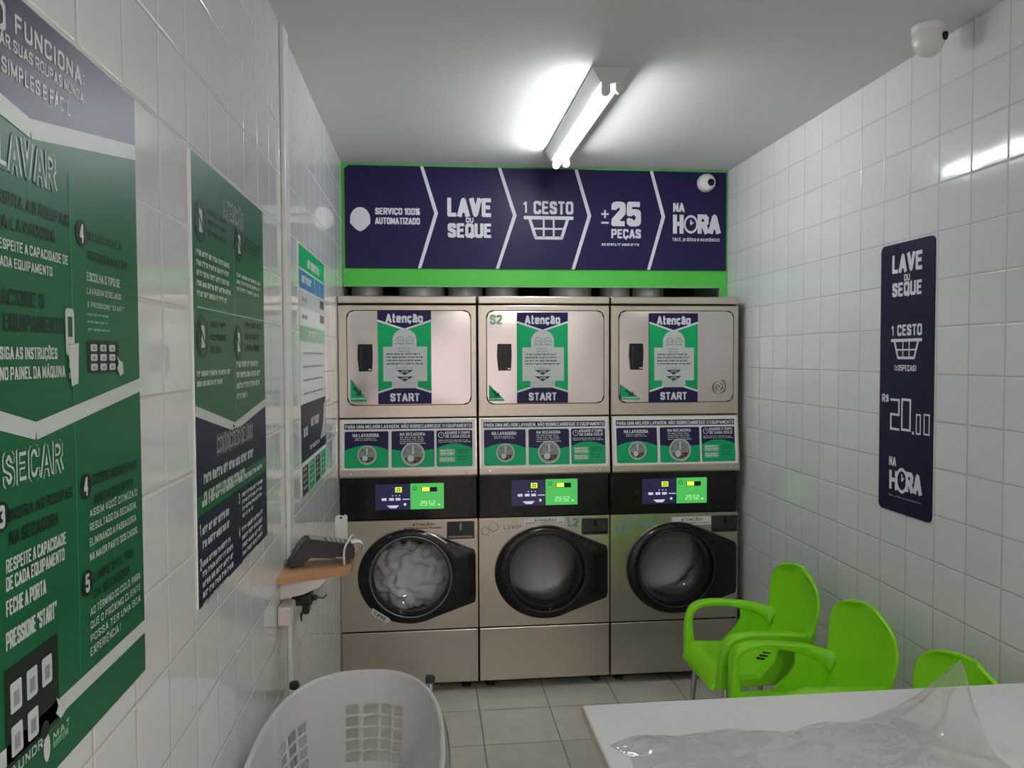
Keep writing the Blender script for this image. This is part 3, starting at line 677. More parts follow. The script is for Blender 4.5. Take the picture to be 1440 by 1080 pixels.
    a = fc.px(o[0], o[4]); m_ = fc.px(o[1], o[4]); b = fc.px(o[2], o[3])
    s = Sheet(fc); s.rect(a[0], a[1], m_[0], b[1], 'scr_b', 1); W_, H_ = m_[0]-a[0], b[1]-a[1]
    q = lambda x: a[0]+W_*x
    r_ = lambda y: a[1]+H_*y
    s.rect(q(.57), r_(.68), q(.76), r_(.88), 'scr_y', 2); s.text('22', q(.60), r_(.71), q(.73), r_(.85), 'scr_b', 3, .02)
    for xx in (.18, .39, .58): s.rr(q(xx), r_(.36), q(xx+.14), r_(.46), .002, 'scr_w', 2)
    s.rect(q(.78), r_(.385), q(.99), r_(.42), 'scr_w', 2)
    for xx in (.48, .58, .68): s.rect(q(xx), r_(.53), q(xx+.03), r_(.57), 'scr_w', 2)
    s.poly([(q(.32), r_(.17)), (q(.68), r_(.17)), (q(.60), r_(.06)), (q(.42), r_(.06))], 'scr_w', 2); s.disc(q(.85), r_(.20), .007, 'scr_w', 2)
    s.done('menu_screen', cp)
    s = Sheet(fc); s.rect(m_[0]+.001, a[1], b[0], b[1]+.002, 'scr_g', 1); W2 = b[0]-m_[0]
    q = lambda x: m_[0]+W2*x
    s.ring(q(.14), r_(.83), .010, .003, 'dkg', 2); s.rect(q(.35), r_(.70), q(.58), r_(.86), 'scr_y', 3); s.rect(q(.33), r_(.68), q(.80), r_(.86), 'dk', 2)
    for k, dg in enumerate(('abged', 'abcdfg', 'acdfg', 'abged')):
        segdigit(s, q(.30+.11*k+(.03 if k > 1 else 0)), r_(.14), q(.385+.11*k+(.03 if k > 1 else 0)), r_(.32), .0028, 'scr_lg', dg)
    s.rect(q(.82), r_(.14), q(.89), r_(.20), 'scr_lg', 2)
    s.done('price_screen', cp)
    # washer front with a round opening
    bm = bmesh.new(); f0, f1, f2, f3 = x0, x1, .3255, .8815
    no = 48; Rh = .200
    outer = []
    for k in range(no):
        an = 2*math.pi*k/no; dx, dz = math.cos(an), math.sin(an)
        t = min(((f1-cx)/dx if dx > 1e-9 else 1e9), ((f0-cx)/dx if dx < -1e-9 else 1e9), ((f3-cz)/dz if dz > 1e-9 else 1e9), ((f2-cz)/dz if dz < -1e-9 else 1e9))
        outer.append((cx+dx*t, cz+dz*t))
    for corner in ((f0,f2),(f1,f2),(f1,f3),(f0,f3)):
        k = min(range(no), key=lambda i: (outer[i][0]-corner[0])**2+(outer[i][1]-corner[1])**2); outer[k] = corner
    inner = [(cx+Rh*math.cos(2*math.pi*k/no), cz+Rh*math.sin(2*math.pi*k/no)) for k in range(no)]
    A = [bm.verts.new(fr.P(*p, 0)) for p in outer]; B = [bm.verts.new(fr.P(*p, 0)) for p in inner]; C_ = [bm.verts.new(fr.P(*p, -.03)) for p in outer]; D_ = [bm.verts.new(fr.P(*p, -.03)) for p in inner]
    for k in range(no):
        j = (k+1) % no
        bm.faces.new((A[k], A[j], B[j], B[k])); bm.faces.new((C_[k], D_[k], D_[j], C_[j])); bm.faces.new((A[k], C_[k], C_[j], A[j])); bm.faces.new((B[k], B[j], D_[j], D_[k]))
    bmesh.ops.recalc_face_normals(bm, faces=bm.faces)
    wf = new_obj('washer_front', bm, ['steel'], tw)
    # drum
    bm = bmesh.new(); lathe(bm, [(.203,-.028),(.192,-.05),(.192,-.064),(.235,-.07),(.235,-.33),(.20,-.36),(0,-.365)], (cx, YM, cz), 'Y', 40)
    for f in bm.faces:
        if f.calc_center_median().y < YM+.066: f.material_index = 1
    new_obj('drum', bm, ['steel_dark', 'black_s'], tw, 50)
    # door: black egg-shaped cover with a hole, ring, glass bowl
    AX, BZ, XE = .263, .238, x1-.012
    egg = []
    for k in range(64):
        an = 2*math.pi*k/64; c_, s_ = math.cos(an), math.sin(an)
        if c_ < .45: egg.append((cx+(AX if c_ < 0 else AX*.93)*c_, cz+BZ*s_))
        elif s_ > 0: 
            t = (1-(c_-.45)/.55); xs, zs = cx+AX*.93*.45, cz+BZ*.893
            if s_ > .35: q_ = ((c_-.45)/(.937-.45)); egg.append((xs+(XE-xs)*q_, zs+(cz+.122-zs)*q_))
            else: egg.append((XE, cz+.122*s_/.35))
        else:
            xs, zs = cx+AX*.93*.45, cz-BZ*.893
            if s_ < -.35: q_ = ((c_-.45)/(.937-.45)); egg.append((xs+(XE-xs)*q_, zs+(cz-.138-zs)*q_))
            else: egg.append((XE, cz+.138*s_/.35))
    bm = bmesh.new(); rg = []
    th = [math.atan2(p[1]-cz, p[0]-cx) for p in egg]
    for rad, dep in ((None, .001), (None, .016), (-.006, .021), (.206, .026), (.198, .024), (.186, -.004), (.186, -.03)):
        if rad is None: rg.append([bm.verts.new(fr.P(*p, dep)) for p in egg])
        elif rad < 0: rg.append([bm.verts.new(fr.P(p[0]+(cx-p[0])*.03, p[1]+(cz-p[1])*.03, dep)) for p in egg])
        else: rg.append([bm.verts.new(fr.P(cx+rad*math.cos(t), cz+rad*math.sin(t), dep)) for t in th])
    for A, B in zip(rg, rg[1:]):
        for k in range(64): bm.faces.new((A[k], A[(k+1) % 64], B[(k+1) % 64], B[k]))
    bmesh.ops.recalc_face_normals(bm, faces=bm.faces)
    wd = new_obj('washer_door', bm, ['black'], tw, 40)
    bm = bmesh.new(); pts = [fr.P(cx+.203*math.cos(2*math.pi*k/48), cz+.203*math.sin(2*math.pi*k/48), .026) for k in range(48)]
    tube(bm, pts, .0035, 8, closed=True); new_obj('door_ring', bm, ['black_s' if ti else 'steel_dark'], wd, 180)
    bm = bmesh.new(); lathe(bm, [(.186,0.0),(.178,-.03),(.172,-.055),(.150,-.074),(.10,-.086),(.04,-.090),(0,-.0905)], (cx, YM, cz), 'Y', 40)
    new_obj('door_glass', bm, ['glass'], wd, 180)
    # door grip: a chrome bar on the upper right rim
    bm = bmesh.new(); tube(bm, smooth_path([fr.P(cx+.07, cz+.222, .022), fr.P(cx+.13, cz+.200, .032), fr.P(cx+.18, cz+.165, .030)], 5), .006 if ti == 0 else .003, 8)
    new_obj('door_grip', bm, ['chrome' if ti == 0 else 'black_s'], wd, 180)
    if ti == 0:
        s = Sheet(fr, .0245)
        fx = Frame(fr.P(cx-.192, cz-.148, 0), (1,0,-.72), (.72,0,1)); s.fr = fx
        s.poly([(0,0),(.012,-.028),(.10,-.028),(.115,-.004),(.10,.004)], 'w2', 1); s.text('LAVE', .022, -.022, .09, -.004, 'dk', 2, .02)
        s.done('door_label', wd)
    # soap drawer
    pk = px_['pocket']; a = fr.px(pk[0], pk[3]); b = fr.px(pk[1], pk[2])
    bm = bmesh.new(); prism(bm, fr, rrect(a[0], a[1], b[0], b[1], .008), 0.0005, .005); 
    sd = new_obj('soap_drawer', bm, ['black_s'], tw)
    bm = bmesh.new(); mm_ = (a[0]+b[0])/2; prism(bm, fr, rrect(mm_-.006, a[1]+.045, mm_+.006, b[1]-.008, .003), .005, .014); prism(bm, fr, rrect(a[0]+.008, a[1]+.008, b[0]-.008, a[1]+.016, .003), .005, .009)
    new_obj('drawer_latch', bm, ['steel_dark' if ti == 0 else 'black'], sd)
    # labels on the washer front
    s = Sheet(fr, .0003); wn = px_['warn']; a = fr.px(wn[0], wn[3]); b = fr.px(wn[1], wn[2])
    if ti: s.rect(*a, *b, 'wpaper', 0)
    W_, H_ = b[0]-a[0], b[1]-a[1]
    s.text('ATENÇÃO!!', a[0]+W_*.24, a[1]+H_*.48, a[0]+W_*.80, a[1]+H_*.82, 'red' if ti == 2 else 'dk', 2, .02); s.lines(a[0]+W_*.03, a[1]+H_*.12, a[0]+W_*.97, a[1]+H_*.34, 1, 'grey' if ti else 'red', 2, fill=1, words=7)
    s.done('warning_label', wf)
    if ti:
        s = Sheet(fr, .0003); k = 'skyl' if ti == 2 else 'grey'
        L_ = ((682.5,746.5,6,'spiral'), (694,741,7,'spiral'), (692,753.5,2.5,'w2')) if ti == 1 else ((872,742,6.5,'skyl'), (885,735,7.5,'skyl'), (878,748,3,'skyl'))
        for xx, yy, rr_, kk in L_:
            c = fr.px(xx, yy); s.ring(c[0], c[1], rr_*.0036, .005, kk, 1)
        if ti == 1: tp(s, 'Lavar', 708, 744.5, 734, 736.5, 'grey', 2, .01); tp(s, 'L2', 798, 740.5, 814, 728.5, 'skyl', 2, .025)
        else: tp(s, 'Lavar', 896, 739, 923, 730.5, 'skyl', 2, .01)
        s.done('wash_sticker', wf)
    # kick panel
    bm = bmesh.new(); box(bm, (x0, YM-.001, .047), (x1, YM+.03, .3185), .004); new_obj('kick_panel', bm, ['steel'], tw)

# laundry in the left washer, dim loads in the other two
def laundry(cx, cz, seed, label, m, top, dy):
    rnd = random.Random(seed); bm = bmesh.new(); bmesh.ops.create_uvsphere(bm, u_segments=72, v_segments=48, radius=1)
    ph = [(rnd.uniform(-1,1), rnd.uniform(-1,1), rnd.uniform(-1,1), rnd.uniform(0,6.28), rnd.uniform(3,11)) for _ in range(11)]
    for v in bm.verts:
        p = v.co.copy(); d = 0
        for a, b, c, q, fq in ph: d += abs(math.sin(fq*(a*p.x+b*p.y+c*p.z)+q))/11
        k = .84+.85*(d-.58)
        v.co = Vector((p.x*.222*k, p.y*.108*k, p.z*(.175 if p.z < 0 else top)*k))
    bmesh.ops.translate(bm, verts=bm.verts, vec=(cx, YM+.205+dy, cz-.062))
    for v in bm.verts:                                          # lie in the drum
        rr_ = math.hypot(v.co.x-cx, v.co.z-cz)
        if rr_ > .228: v.co.x = cx+(v.co.x-cx)*.228/rr_; v.co.z = cz+(v.co.z-cz)*.228/rr_
    tag(new_obj('laundry_load', bm, [m], None, 180), label, 'laundry', kind=None)
laundry(TOWERS[0][0]+.508*.683, .600, 5, 'tangled white laundry behind the round glass of the left washer', 'cloth', .20, -.0)

# ================================================================== left wall posters
fl = Frame((XL+.003, 0, 0), (0,1,0), (0,0,1))
def board(root, u0, v0, u1, v1, m, name='poster_board'):
    bm = bmesh.new(); prism(bm, fl, [(u0,v0),(u1,v0),(u1,v1),(u0,v1)], -.003, 0, 0, 1); return new_obj(name, bm, [m, 'white_pl'], root)
def tq(s, t, xl, ytl, xr, ybr, k, l=2, bold=.012, cut=None):
    """text box from its top left and bottom right picture corners"""
    a = s.fr.px(xl, ytl); b = s.fr.px(xr, ybr); s.text(t, a[0], b[1], b[0], a[1], k, l, bold)
# --- poster 1: how it works
PU0, PU1, PV0, PV1 = .32, 1.266, 1.216, 2.092
p1 = thing('wall_poster', 'large green and navy washing instructions poster nearest the camera on the left wall', 'poster', (XL, .8, PV0), 'posters on the left wall')
board(p1, PU0, PV0, PU1, PV1, 'greend')
s = Sheet(fl)
A = [fl.px(0,146), fl.px(42,181), fl.px(188,214)]
sl_ = (A[0][1]-A[1][1])/(A[0][0]-A[1][0])
A0 = (PU0, A[1][1]+sl_*(PU0-A[1][0]))
s.poly([(A0[0], min(A0[1], PV1-.01)), A[1], (PU1, A[2][1]), (PU1, PV1), (PU0, PV1)], 'purple', 1); s.band([(A0[0], min(A0[1], PV1-.01)), A[1], (PU1, A[2][1])], .022, 'w2', 2)
Bq = [fl.px(0,592), fl.px(50,606), fl.px(195,541)]; sl_ = (Bq[0][1]-Bq[1][1])/(Bq[0][0]-Bq[1][0])
s.band([(PU0, Bq[1][1]+sl_*(PU0-Bq[1][0])), Bq[1], (PU1, Bq[2][1])], .020, 'w2', 2)
zl = fl.px(199, 884)[1]; s.rect(PU0, zl-.010, PU1, zl+.010, 'w2', 2)
uu = fl.px(107, 700)[0]; s.rect(uu-.0008, 1.30, uu+.0008, 1.93, 'green', 2)
# pictures printed on the poster: key pads, pointing hands, a card reader
def keypad(x0_, y0_, x1_, y1_, skip):
    a = fl.px(x0_, y0_); b = fl.px(x1_, y1_); s.rect(a[0], b[1], b[0], a[1], 'dk', 2); w_, h_ = b[0]-a[0], a[1]-b[1]
    rows, cols = (3, 3) if not skip else (2, 3)
    for i in range(rows):
        for j in range(cols):
            if skip and (i, j) == (1, 2): continue
            x_, y_ = a[0]+w_*(.08+.29*j), b[1]+h_*(.08+(.88/rows)*(rows-1-i)); s.rr(x_, y_, x_+w_*.2, y_+h_*.62/rows, .003, 'w2', 3); s.rect(x_+w_*.05, y_+h_*.12/rows, x_+w_*.15, y_+h_*.42/rows, 'grey', 4)
    cx_, cy_ = b[0], b[1]+h_*.12
    s.poly([(cx_+.8*p, cy_+.62*q) for p, q in ((-.012,.030), (-.002,.018), (.012,.014), (.016,-.012), (0,-.018), (-.014,0), (-.006,.010))], 'w2', 5)
keypad(122, 478, 167, 523, False); keypad(5, 945, 83, 1012, True)
a = fl.px(90, 433); b = fl.px(104, 500); s.rr(a[0], b[1], b[0], a[1], .006, 'w2', 3); s.rect(a[0]+.006, a[1]-.035, b[0]-.006, a[1]-.010, 'dkg', 4)
for i in range(4):
    for j in range(3): s.rect(a[0]+.006+.010*j, a[1]-.05-.012*i, a[0]+.013+.010*j, a[1]-.043-.012*i, 'grey', 4)
s.poly([(a[0]+.004, b[1]+.012), (b[0]+.010, b[1]+.016), (b[0]+.006, b[1]-.035), (a[0]+.012, b[1]-.038)], 'w2', 5)
s.done('printed_graphics', p1)
s = Sheet(fl)
def tr(t, xl, ytl, xr, ybr, k, **kw): tq(s, t, xl, ytl, xr, ybr, k, **kw)
def tv_(t, xl, yt, yb, xr, k, bold=.012):
    a, b = s.fr.px(xl, yt), s.fr.px(xl, yb); s.text(t, a[0], b[1], s.fr.px(xr, 600)[0], a[1], k, 2, bold)
def tl_(t, vis, xr, ytop, ybot, k, bold=.012, xs=0):
    """text whose beginning runs out of the picture: vis is the share of its width seen between xs and xr"""
    b = fl.px(xr, ybot); u0 = fl.px(xs, 500)[0]; vt = fl.px(xr, ytop)[1]; W_ = (b[0]-u0)/vis
    s.text(t, max(b[0]-W_, PU0+.005), b[1], b[0], vt, k, 2, bold)
tr('FUNCIONA:', 18, 17, 119, 124, 'w2', bold=.02); tl_('COMO', .22, 9, 6, 48, 'w2', .02)
tl_('SECAR SUAS ROUPAS NUNCA', .92, 117, 131, 146, 'w2', .012); tl_('TÃO SIMPLES E FÁCIL', .86, 99, 146, 165, 'w2', .012)
b_ = fl.px(78, 271); t_ = fl.px(78, 219); u_ = fl.px(12, 230)[0]
W5 = (b_[0]-u_)/4*5; s.outline('LAVAR', b_[0]-W5, b_[1], b_[0], t_[1], 'w2', 'greend')
tl_('INSIRA AS ROUPAS', .97, 96, 303, 319, 'dk', .015); tl_('NA LAVADORA', .97, 77, 325, 342, 'dk', .015)
tl_('RESPEITE A CAPACIDADE DE', .96, 95, 360, 373, 'w2', .015); tl_('CADA EQUIPAMENTO', .95, 73, 376, 389, 'w2', .015)
tl_('ACIONE O', .96, 62, 414, 435, 'dk', .02, 4); tl_('EQUIPAMENTO', .98, 90, 448, 470, 'dk', .02, 6)
tl_('SIGA AS INSTRUÇÕES', .98, 80, 489, 505, 'w2', .015); tl_('NO PAINEL DA MÁQUINA', .98, 91, 514, 530, 'w2', .015)
tr('SELECIONE A', 122, 325, 171, 353, 'dk', bold=.02); tr('PROGRAMAÇÃO', 122, 352, 178, 381, 'dk', bold=.02)
c = fl.px(114, 328); s.disc(c[0], c[1], .017, 'dk', 2); s.text('4', c[0]-.007, c[1]-.012, c[0]+.006, c[1]+.012, 'w2', 3, .02)
tr('ESCOLHA O TIPO DE', 121, 382, 168, 405, 'w2'); tr('LAVAGEM DESEJADO', 121, 404, 170, 422, 'w2'); tr('E PRESSIONE "START"', 122, 424, 174, 439, 'w2')
a = fl.px(122, 440); b = fl.px(155, 474); s.lines(a[0], b[1], b[0], a[1], 3, 'paleg', 2, fill=.3)
b_ = fl.px(88, 663); t_ = fl.px(88, 617); u_ = fl.px(1, 640)[0]; s.outline('SECAR', u_, b_[1], b_[0], t_[1], 'w2', 'greend')
tr('INSIRA AS ROUPAS', 10, 717, 101, 699, 'dk', bold=.02); tr('NA SECADORA', 11, 748, 82, 737, 'dk', bold=.02)
c = fl.px(1, 727); s.disc(c[0], c[1], .016, 'dk', 2); s.text('3', c[0]-.006, c[1]-.012, c[0]+.006, c[1]+.012, 'w2', 3, .02)
tr('RESPEITE A CAPACIDADE', 7, 788, 92, 764, 'w2'); tr('DE CADA EQUIPAMENTO', 7, 813, 90, 787, 'w2'); tr('FECHE A PORTA', 7, 846, 64, 834, 'w2'); tr('PRESSIONE "START"', 7, 891, 79, 867, 'w2')
c = fl.px(120, 684); s.disc(c[0], c[1], .017, 'dk', 2); s.text('4', c[0]-.007, c[1]-.012, c[0]+.006, c[1]+.012, 'w2', 3, .02)
tv_('DOBRE AS ROUPAS', 129, 668, 683, 190, 'dk', .02); tv_('AINDA QUENTES', 131, 695, 710, 185, 'dk', .02)
for t, y0, y1, xr in (('ASSIM VOCÊ OTIMIZA O', 717, 728, 190), ('RESULTADO DA SECAGEM,', 737, 748, 189), ('ELIMINANDO A PASSADORIA', 758, 769, 188), ('NA MAIOR PARTE DOS CASOS.', 779, 790, 190)): tv_(t, 125, y0, y1, xr, 'w2', .008)
c = fl.px(122, 820); s.disc(c[0], c[1], .017, 'dk', 2); s.text('5', c[0]-.006, c[1]-.012, c[0]+.006, c[1]+.012, 'w2', 3, .02)
tv_('LIMPE O FILTRO', 131, 806, 820, 183, 'dk', .02); tv_('DA SECADORA', 131, 829, 843, 178, 'dk', .02)
for t, y0, y1, xr in (('AO TÉRMINO DO CICLO, PARA', 856, 867, 192), ('QUE O PRÓXIMO CLIENTE', 875, 886, 192), ('POSSA TER UMA BOA', 894, 905, 192), ('EXPERIÊNCIA !', 912, 924, 163)): tv_(t, 126, y0, y1, xr, 'w2', .008)
c = fl.px(3, 868)
tr('UNDR', 24, 1071, 60, 1049, 'w2', bold=.02); tr('MAT', 73, 1032, 98, 1017, 'w2', bold=.02)
b = fl.px(58, 1060)[0]; tr('LA', 8, 1086, 22, 1080, 'w2', bold=.02)
c = fl.px(65, 1046); s.poly([(c[0]+.008*x, c[1]+.016*y) for x, y in circ(0, -.3, 1, 12, None, 120, 420)+[(0, 1.6)]], 'w2', 2); s.disc(c[0]-.004, c[1]+.018, .010, 'dk', 3)
a = fl.px(74, 1048); b = fl.px(96, 1030); s.lines(a[0], a[1]-.004, b[0], a[1]+.004, 1, 'paleg', 2, fill=1)
s.done('lettering', p1)
# --- poster 2: attention / terms of use
p2 = thing('wall_poster', 'tall green and black notice poster with round icons, second on the left wall', 'poster', (XL, 1.87, 1.216), 'posters on the left wall')
QU0, QU1, QV0, QV1 = 1.553, 2.200, 1.217, 2.0905
board(p2, QU0, QV0, QU1, QV1, 'greend')
s = Sheet(fl)
b1, b2, b3 = fl.px(272,585), fl.px(330,605), fl.px(371.5,570)
s.poly([(QU0,QV0),(QU1,QV0),(QU1,b3[1]),(b2[0],b2[1]),(QU0,b1[1])], 'navyd', 1); s.band([(QU0,b1[1]+.008),(b2[0],b2[1]+.008),(QU1,b3[1]+.008)], .020, 'w2', 2)
um = fl.px(329, 420)[0]; vm = fl.px(280, 432)[1]
s.rect(um-.0012, b2[1]+.05, um+.0012, 1.955, 'paleg', 2); s.rect(QU0+.02, vm-.0015, QU1-.02, vm+.0015, 'paleg', 2)
va = fl.px(276, 716)[1]; s.rect(QU0, va-.018, QU1, va+.020, 'greend', 2); s.lines(QU0+.03, va-.004, QU1-.05, va+.008, 1, 'w2', 3, fill=1, words=9)
for xx, yy in ((281,311),(335.5,344),(284.5,474),(335,482)):
    c = fl.px(xx, yy); r_ = .042
    s.disc(c[0], c[1], r_, 'dk', 2); s.disc(c[0], c[1], r_*.78, 'dkg', 3)
    s.poly([(c[0]-.012,c[1]-.022),(c[0]+.014,c[1]-.020),(c[0]+.010,c[1]+.022),(c[0]-.010,c[1]+.024)], 'w2', 4); s.band([(c[0]-.024,c[1]+.024),(c[0]+.024,c[1]-.024)], .006, 'dk', 5)
s.done('printed_graphics', p2)
s = Sheet(fl)
a = fl.px(313, 272); b = fl.px(342, 306); s.outline('ATENÇÃO', a[0], a[1]-.055, b[0], a[1]-.005, 'w2', 'greend')
def blk(x0_, y0_, x1_, y1_, n, k, last=.8, words=4, sd_=1, fill=.55):
    a = fl.px(x0_, y0_); b = fl.px(x1_, y1_); s.lines(a[0], b[1], b[0], a[1], n, k, 2, fill, words, last, sd_)
blk(292,292,322,352,3,'dk',.9,2,2); blk(343,333,369,370,3,'dk',.9,2,3); blk(275,349,326,434,5,'w2',.85,6,4); blk(332,383,368,424,3,'w2',.9,5,5)
blk(296,450,322,505,3,'dk',.6,2,6); blk(345,452,369,500,3,'dk',.9,2,7); blk(276,522,327,543,2,'w2',.7,6,8); blk(332,508,367,560,4,'w2',.4,5,9)
a = fl.px(305, 645); b = fl.px(355, 606); s.outline('CONDIÇÕES DE USO', fl.px(305,640)[0], a[1]+.005, b[0], a[1]+.05, 'w2', 'navyd')
blk(286,667,364,665,2,'w2',.7,7,10); blk(284,742,327,744,2,'w2',.9,5,11); blk(284,790,330,812,5,'w2',.8,5,12); blk(340,694,371,706,4,'w2',.5,4,13); blk(340,742,371,765,5,'w2',.7,4,14)
for xx, yy, t in ((281,745,'1'),(282,793,'2'),(336,700,'3'),(336.5,748,'4')):
    c = fl.px(xx, yy); s.text(t, c[0]-.006, c[1]-.014, c[0]+.006, c[1]+.010, 'w2', 2, .02)
s.done('lettering', p2)
# --- poster 3: price table
p3 = thing('wall_poster', 'narrow price table poster with blue and grey rows on the left wall beside the dryer', 'poster', (XL, 3.1, 1.21), 'posters on the left wall')
TU0, TU1, TV0, TV1 = 2.797, 3.455, 1.210, 2.0935
board(p3, TU0, TV0, TU1, TV1, 'wpaper')
s = Sheet(fl); vv = lambda y: fl.px(420, y)[1]
W_ = TU1-TU0
s.rect(TU0, vv(375), TU1, TV1, 'green', 1); s.rect(TU0, vv(403), TU1, vv(377), 'blue', 1); s.rect(TU0, vv(429), TU1, vv(406), 'silver', 1); s.rect(TU0, vv(455), TU1, vv(431), 'wpaper', 1); s.rect(TU0, vv(479), TU1, vv(456), 'paleg', 1)
s.rect(TU0, vv(479)-.004, TU1, vv(479), 'w', 2)
for y in (375, 404, 430, 455): s.rect(TU0, vv(y)-.004, TU1, vv(y)+.002, 'w', 3)
s.rect(TU0, vv(656), TU1, vv(571), 'navyd', 1)
for i in range(4): s.rect(TU0+W_*(.02+.245*i), TV0, TU0+W_*(.235+.245*i), vv(663), ('dk','green','dk','green')[i], 1)
for y in (393, 417): s.rect(TU0+W_*.78, vv(y+28), TU0+W_*.98, vv(y+14), 'dk', 2)
s.rect(TU0+W_*.56, vv(403), TU0+W_*.575, vv(377), 'w', 3); s.rect(TU0+W_*.78, vv(403), TU0+W_*.795, vv(377), 'w', 3)
s.poly([(TU0+W_*.72, vv(640)), (TU0+W_*.98, vv(640)), (TU0+W_*.98, vv(575)), (TU0+W_*.90, vv(585)), (TU0+W_*.86, vv(615))], 'silver', 3)
s.done('printed_graphics', p3)
s = Sheet(fl)
s.lines(TU0+W_*.3, vv(368), TU0+W_*.78, vv(355), 1, 'w', 3, fill=1, words=3)
s.lines(TU0+W_*.08, vv(394), TU0+W_*.45, vv(383), 1, 'w', 3, fill=1, words=2)
for y in (415, 440): s.lines(TU0+W_*.08, vv(y+6), TU0+W_*.3, vv(y), 1, 'grey', 3, fill=1, words=1)
s.lines(TU0+W_*.3, vv(472), TU0+W_*.75, vv(462), 1, 'w', 3, fill=1, words=3)
for i in range(4): s.lines(TU0+W_*.1, vv(500+20*i), TU0+W_*.9, vv(495+20*i), 1, 'grey', 3, fill=.6, words=7, seed=i)
s.lines(TU0+W_*.35, vv(610), TU0+W_*.7, vv(596), 1, 'w2', 3, fill=1, words=2); s.lines(TU0+W_*.08, vv(620), TU0+W_*.25, vv(606), 1, 'w2', 3, fill=1, words=1); s.lines(TU0+W_*.3, vv(645), TU0+W_*.7, vv(638), 1, 'w2', 3, fill=1, words=3)
for i in range(4): s.lines(TU0+W_*(.05+.245*i), TV0+.01, TU0+W_*(.2+.245*i), vv(666), 4, 'w2', 3, fill=.4, words=1, seed=i)
s.done('lettering', p3)

# ================================================================== price sign on the right wall
ps = thing('price_sign', 'narrow navy price sign with rounded corners on the right wall', 'sign', (XR, 2.58, 1.14))
fw = Frame((XR-.004, 0, 0), (0,-1,0), (0,0,1))
SU0, SU1, SV0, SV1 = -2.735, -2.428, 1.1425, 2.0895
bm = bmesh.new(); prism(bm, fw, rrect(SU0, SV0, SU1, SV1, .022), -.004, 0); new_obj('sign_board', bm, ['navyd'], ps)
s = Sheet(fw)
def tw_(t, xl, ytl, xr, ybr, k='w', bold=.02): tq(s, t, xl, ytl, xr, ybr, k, 2, bold)
tw_('LAVE', 1255, 360, 1298, 378, bold=.035); tw_('OU', 1271.5, 386, 1280, 394, bold=.03); tw_('SEQUE', 1255, 399, 1297, 413, bold=.035)
tw_('1', 1253, 458.5, 1257.5, 472, bold=.015); tw_('CESTO', 1262, 457, 1297, 471, bold=.03)
a = fw.px(1253, 506); b = fw.px(1297, 474.5); basket_icon(s, a[0], fw.px(1253, 505)[1], b[0], fw.px(1253, 477)[1], 'w')
tw_('(±25PEÇAS)', 1258, 513, 1289, 522, bold=.02)
tw_('R$', 1240.5, 553.5, 1250.5, 566, bold=.025)
a = fw.px(1252, 560); b = fw.px(1264.5, 606)
for (xl, yt, xr, yb, dg, t) in ((1252.5,560,1265,606,'abged',.0085), (1268,560,1281,607.5,'abcdef',.0085), (1288.5,582,1295,612,'abcdef',.0055), (1299.5,582,1307.5,613,'abcdef',.0055)):
    p = fw.px(xl, yt); q = fw.px(xr, yb); segdigit(s, p[0], q[1], q[0], p[1], t, 'w', dg)
p = fw.px(1284, 609); s.rect(p[0]-.005, p[1]-.005, p[0]+.005, p[1]+.005, 'w', 2)
tw_('NA', 1250.5, 641, 1260.5, 656, bold=.03); tw_('H', 1250.5, 660, 1262.5, 690, bold=.04); tw_('RA', 1274, 663, 1296, 697.5, bold=.04)
c = fw.px(1268.5, 676); clock(s, c[0], c[1], .034, .009, 'w', 3, .045)
tw_('fácil, prático e econômico', 1249.5, 693.5, 1295.5, 709.5, bold=.012)
s.done('lettering', ps)

# ================================================================== shelf with the card reader
ZS = 1.057
Q0 = onZ(494, 796, ZS); SX1 = Q0.x; SY0, SY1 = 2.36, 2.70
sh = thing('wall_shelf', 'small wooden shelf on the left wall carrying the card reader', 'shelf', (XL, 2.5, ZS))
bm = bmesh.new()
P4 = [(XL+.001, 2.335), (SX1, 2.425), (SX1, 2.70), (XL+.0145, 2.70), (XL+.0145, 2.490), (XL+.001, 2.490)]
vt = [bm.verts.new((x, y, ZS)) for x, y in P4]; vb = [bm.verts.new((x, y, ZS-.019)) for x, y in P4]
bm.faces.new(vt).material_index = 0; bm.faces.new(vb[::-1]).material_index = 1
for k in range(6): bm.faces.new((vb[k], vb[(k+1) % 6], vt[(k+1) % 6], vt[k])).material_index = 1
bmesh.ops.recalc_face_normals(bm, faces=bm.faces)
new_obj('shelf_board', bm, ['wood', 'wood_e'], sh)
bm = bmesh.new(); fsb = Frame((0, 2.415, ZS-.0195), (1,0,0), (0,0,1))
prism(bm, fsb, [(XL+.001, 0), (XL+.135, 0), (XL+.115, -.022), (XL+.07, -.042), (XL+.001, -.056)], .035, -.035)
new_obj('bracket', bm, ['pinkish'], sh)
# card reader: wedge body, keys, screen, paper slot
cr = thing('card_reader', 'black card payment terminal propped on the wooden shelf', 'card terminal', (-.33, 2.52, ZS))
fcr = Frame((-.343, 2.50, ZS), (1,.22,0), (0,0,1))
bm = bmesh.new()
prism(bm, fcr, [(-.100,.010),(-.085,.001),(-.055,.003),(-.030,.033),(.095,.012),(.105,.016),(.105,.052),(.085,.060),(-.035,.083),(-.048,.082)], -.042, .042)
bmesh.ops.bevel(bm, geom=bm.edges[:], offset=.004, segments=2, affect='EDGES')
body = new_obj('terminal_body', bm, ['black_s'], cr)
ftop = Frame(fcr.P(-.035, .0832, .034), fcr.u*.12-Vector((0,0,1))*.023, fcr.n*-1)
s = Sheet(ftop, .0006)
s.rect(.006, .006, .05, .062, 'grey', 1)
for i in range(3):
    for j in range(4): s.rect(.060+.015*j, .010+.018*i, .070+.015*j, .022+.018*i, 'w2', 1)
s.done('keypad', body)
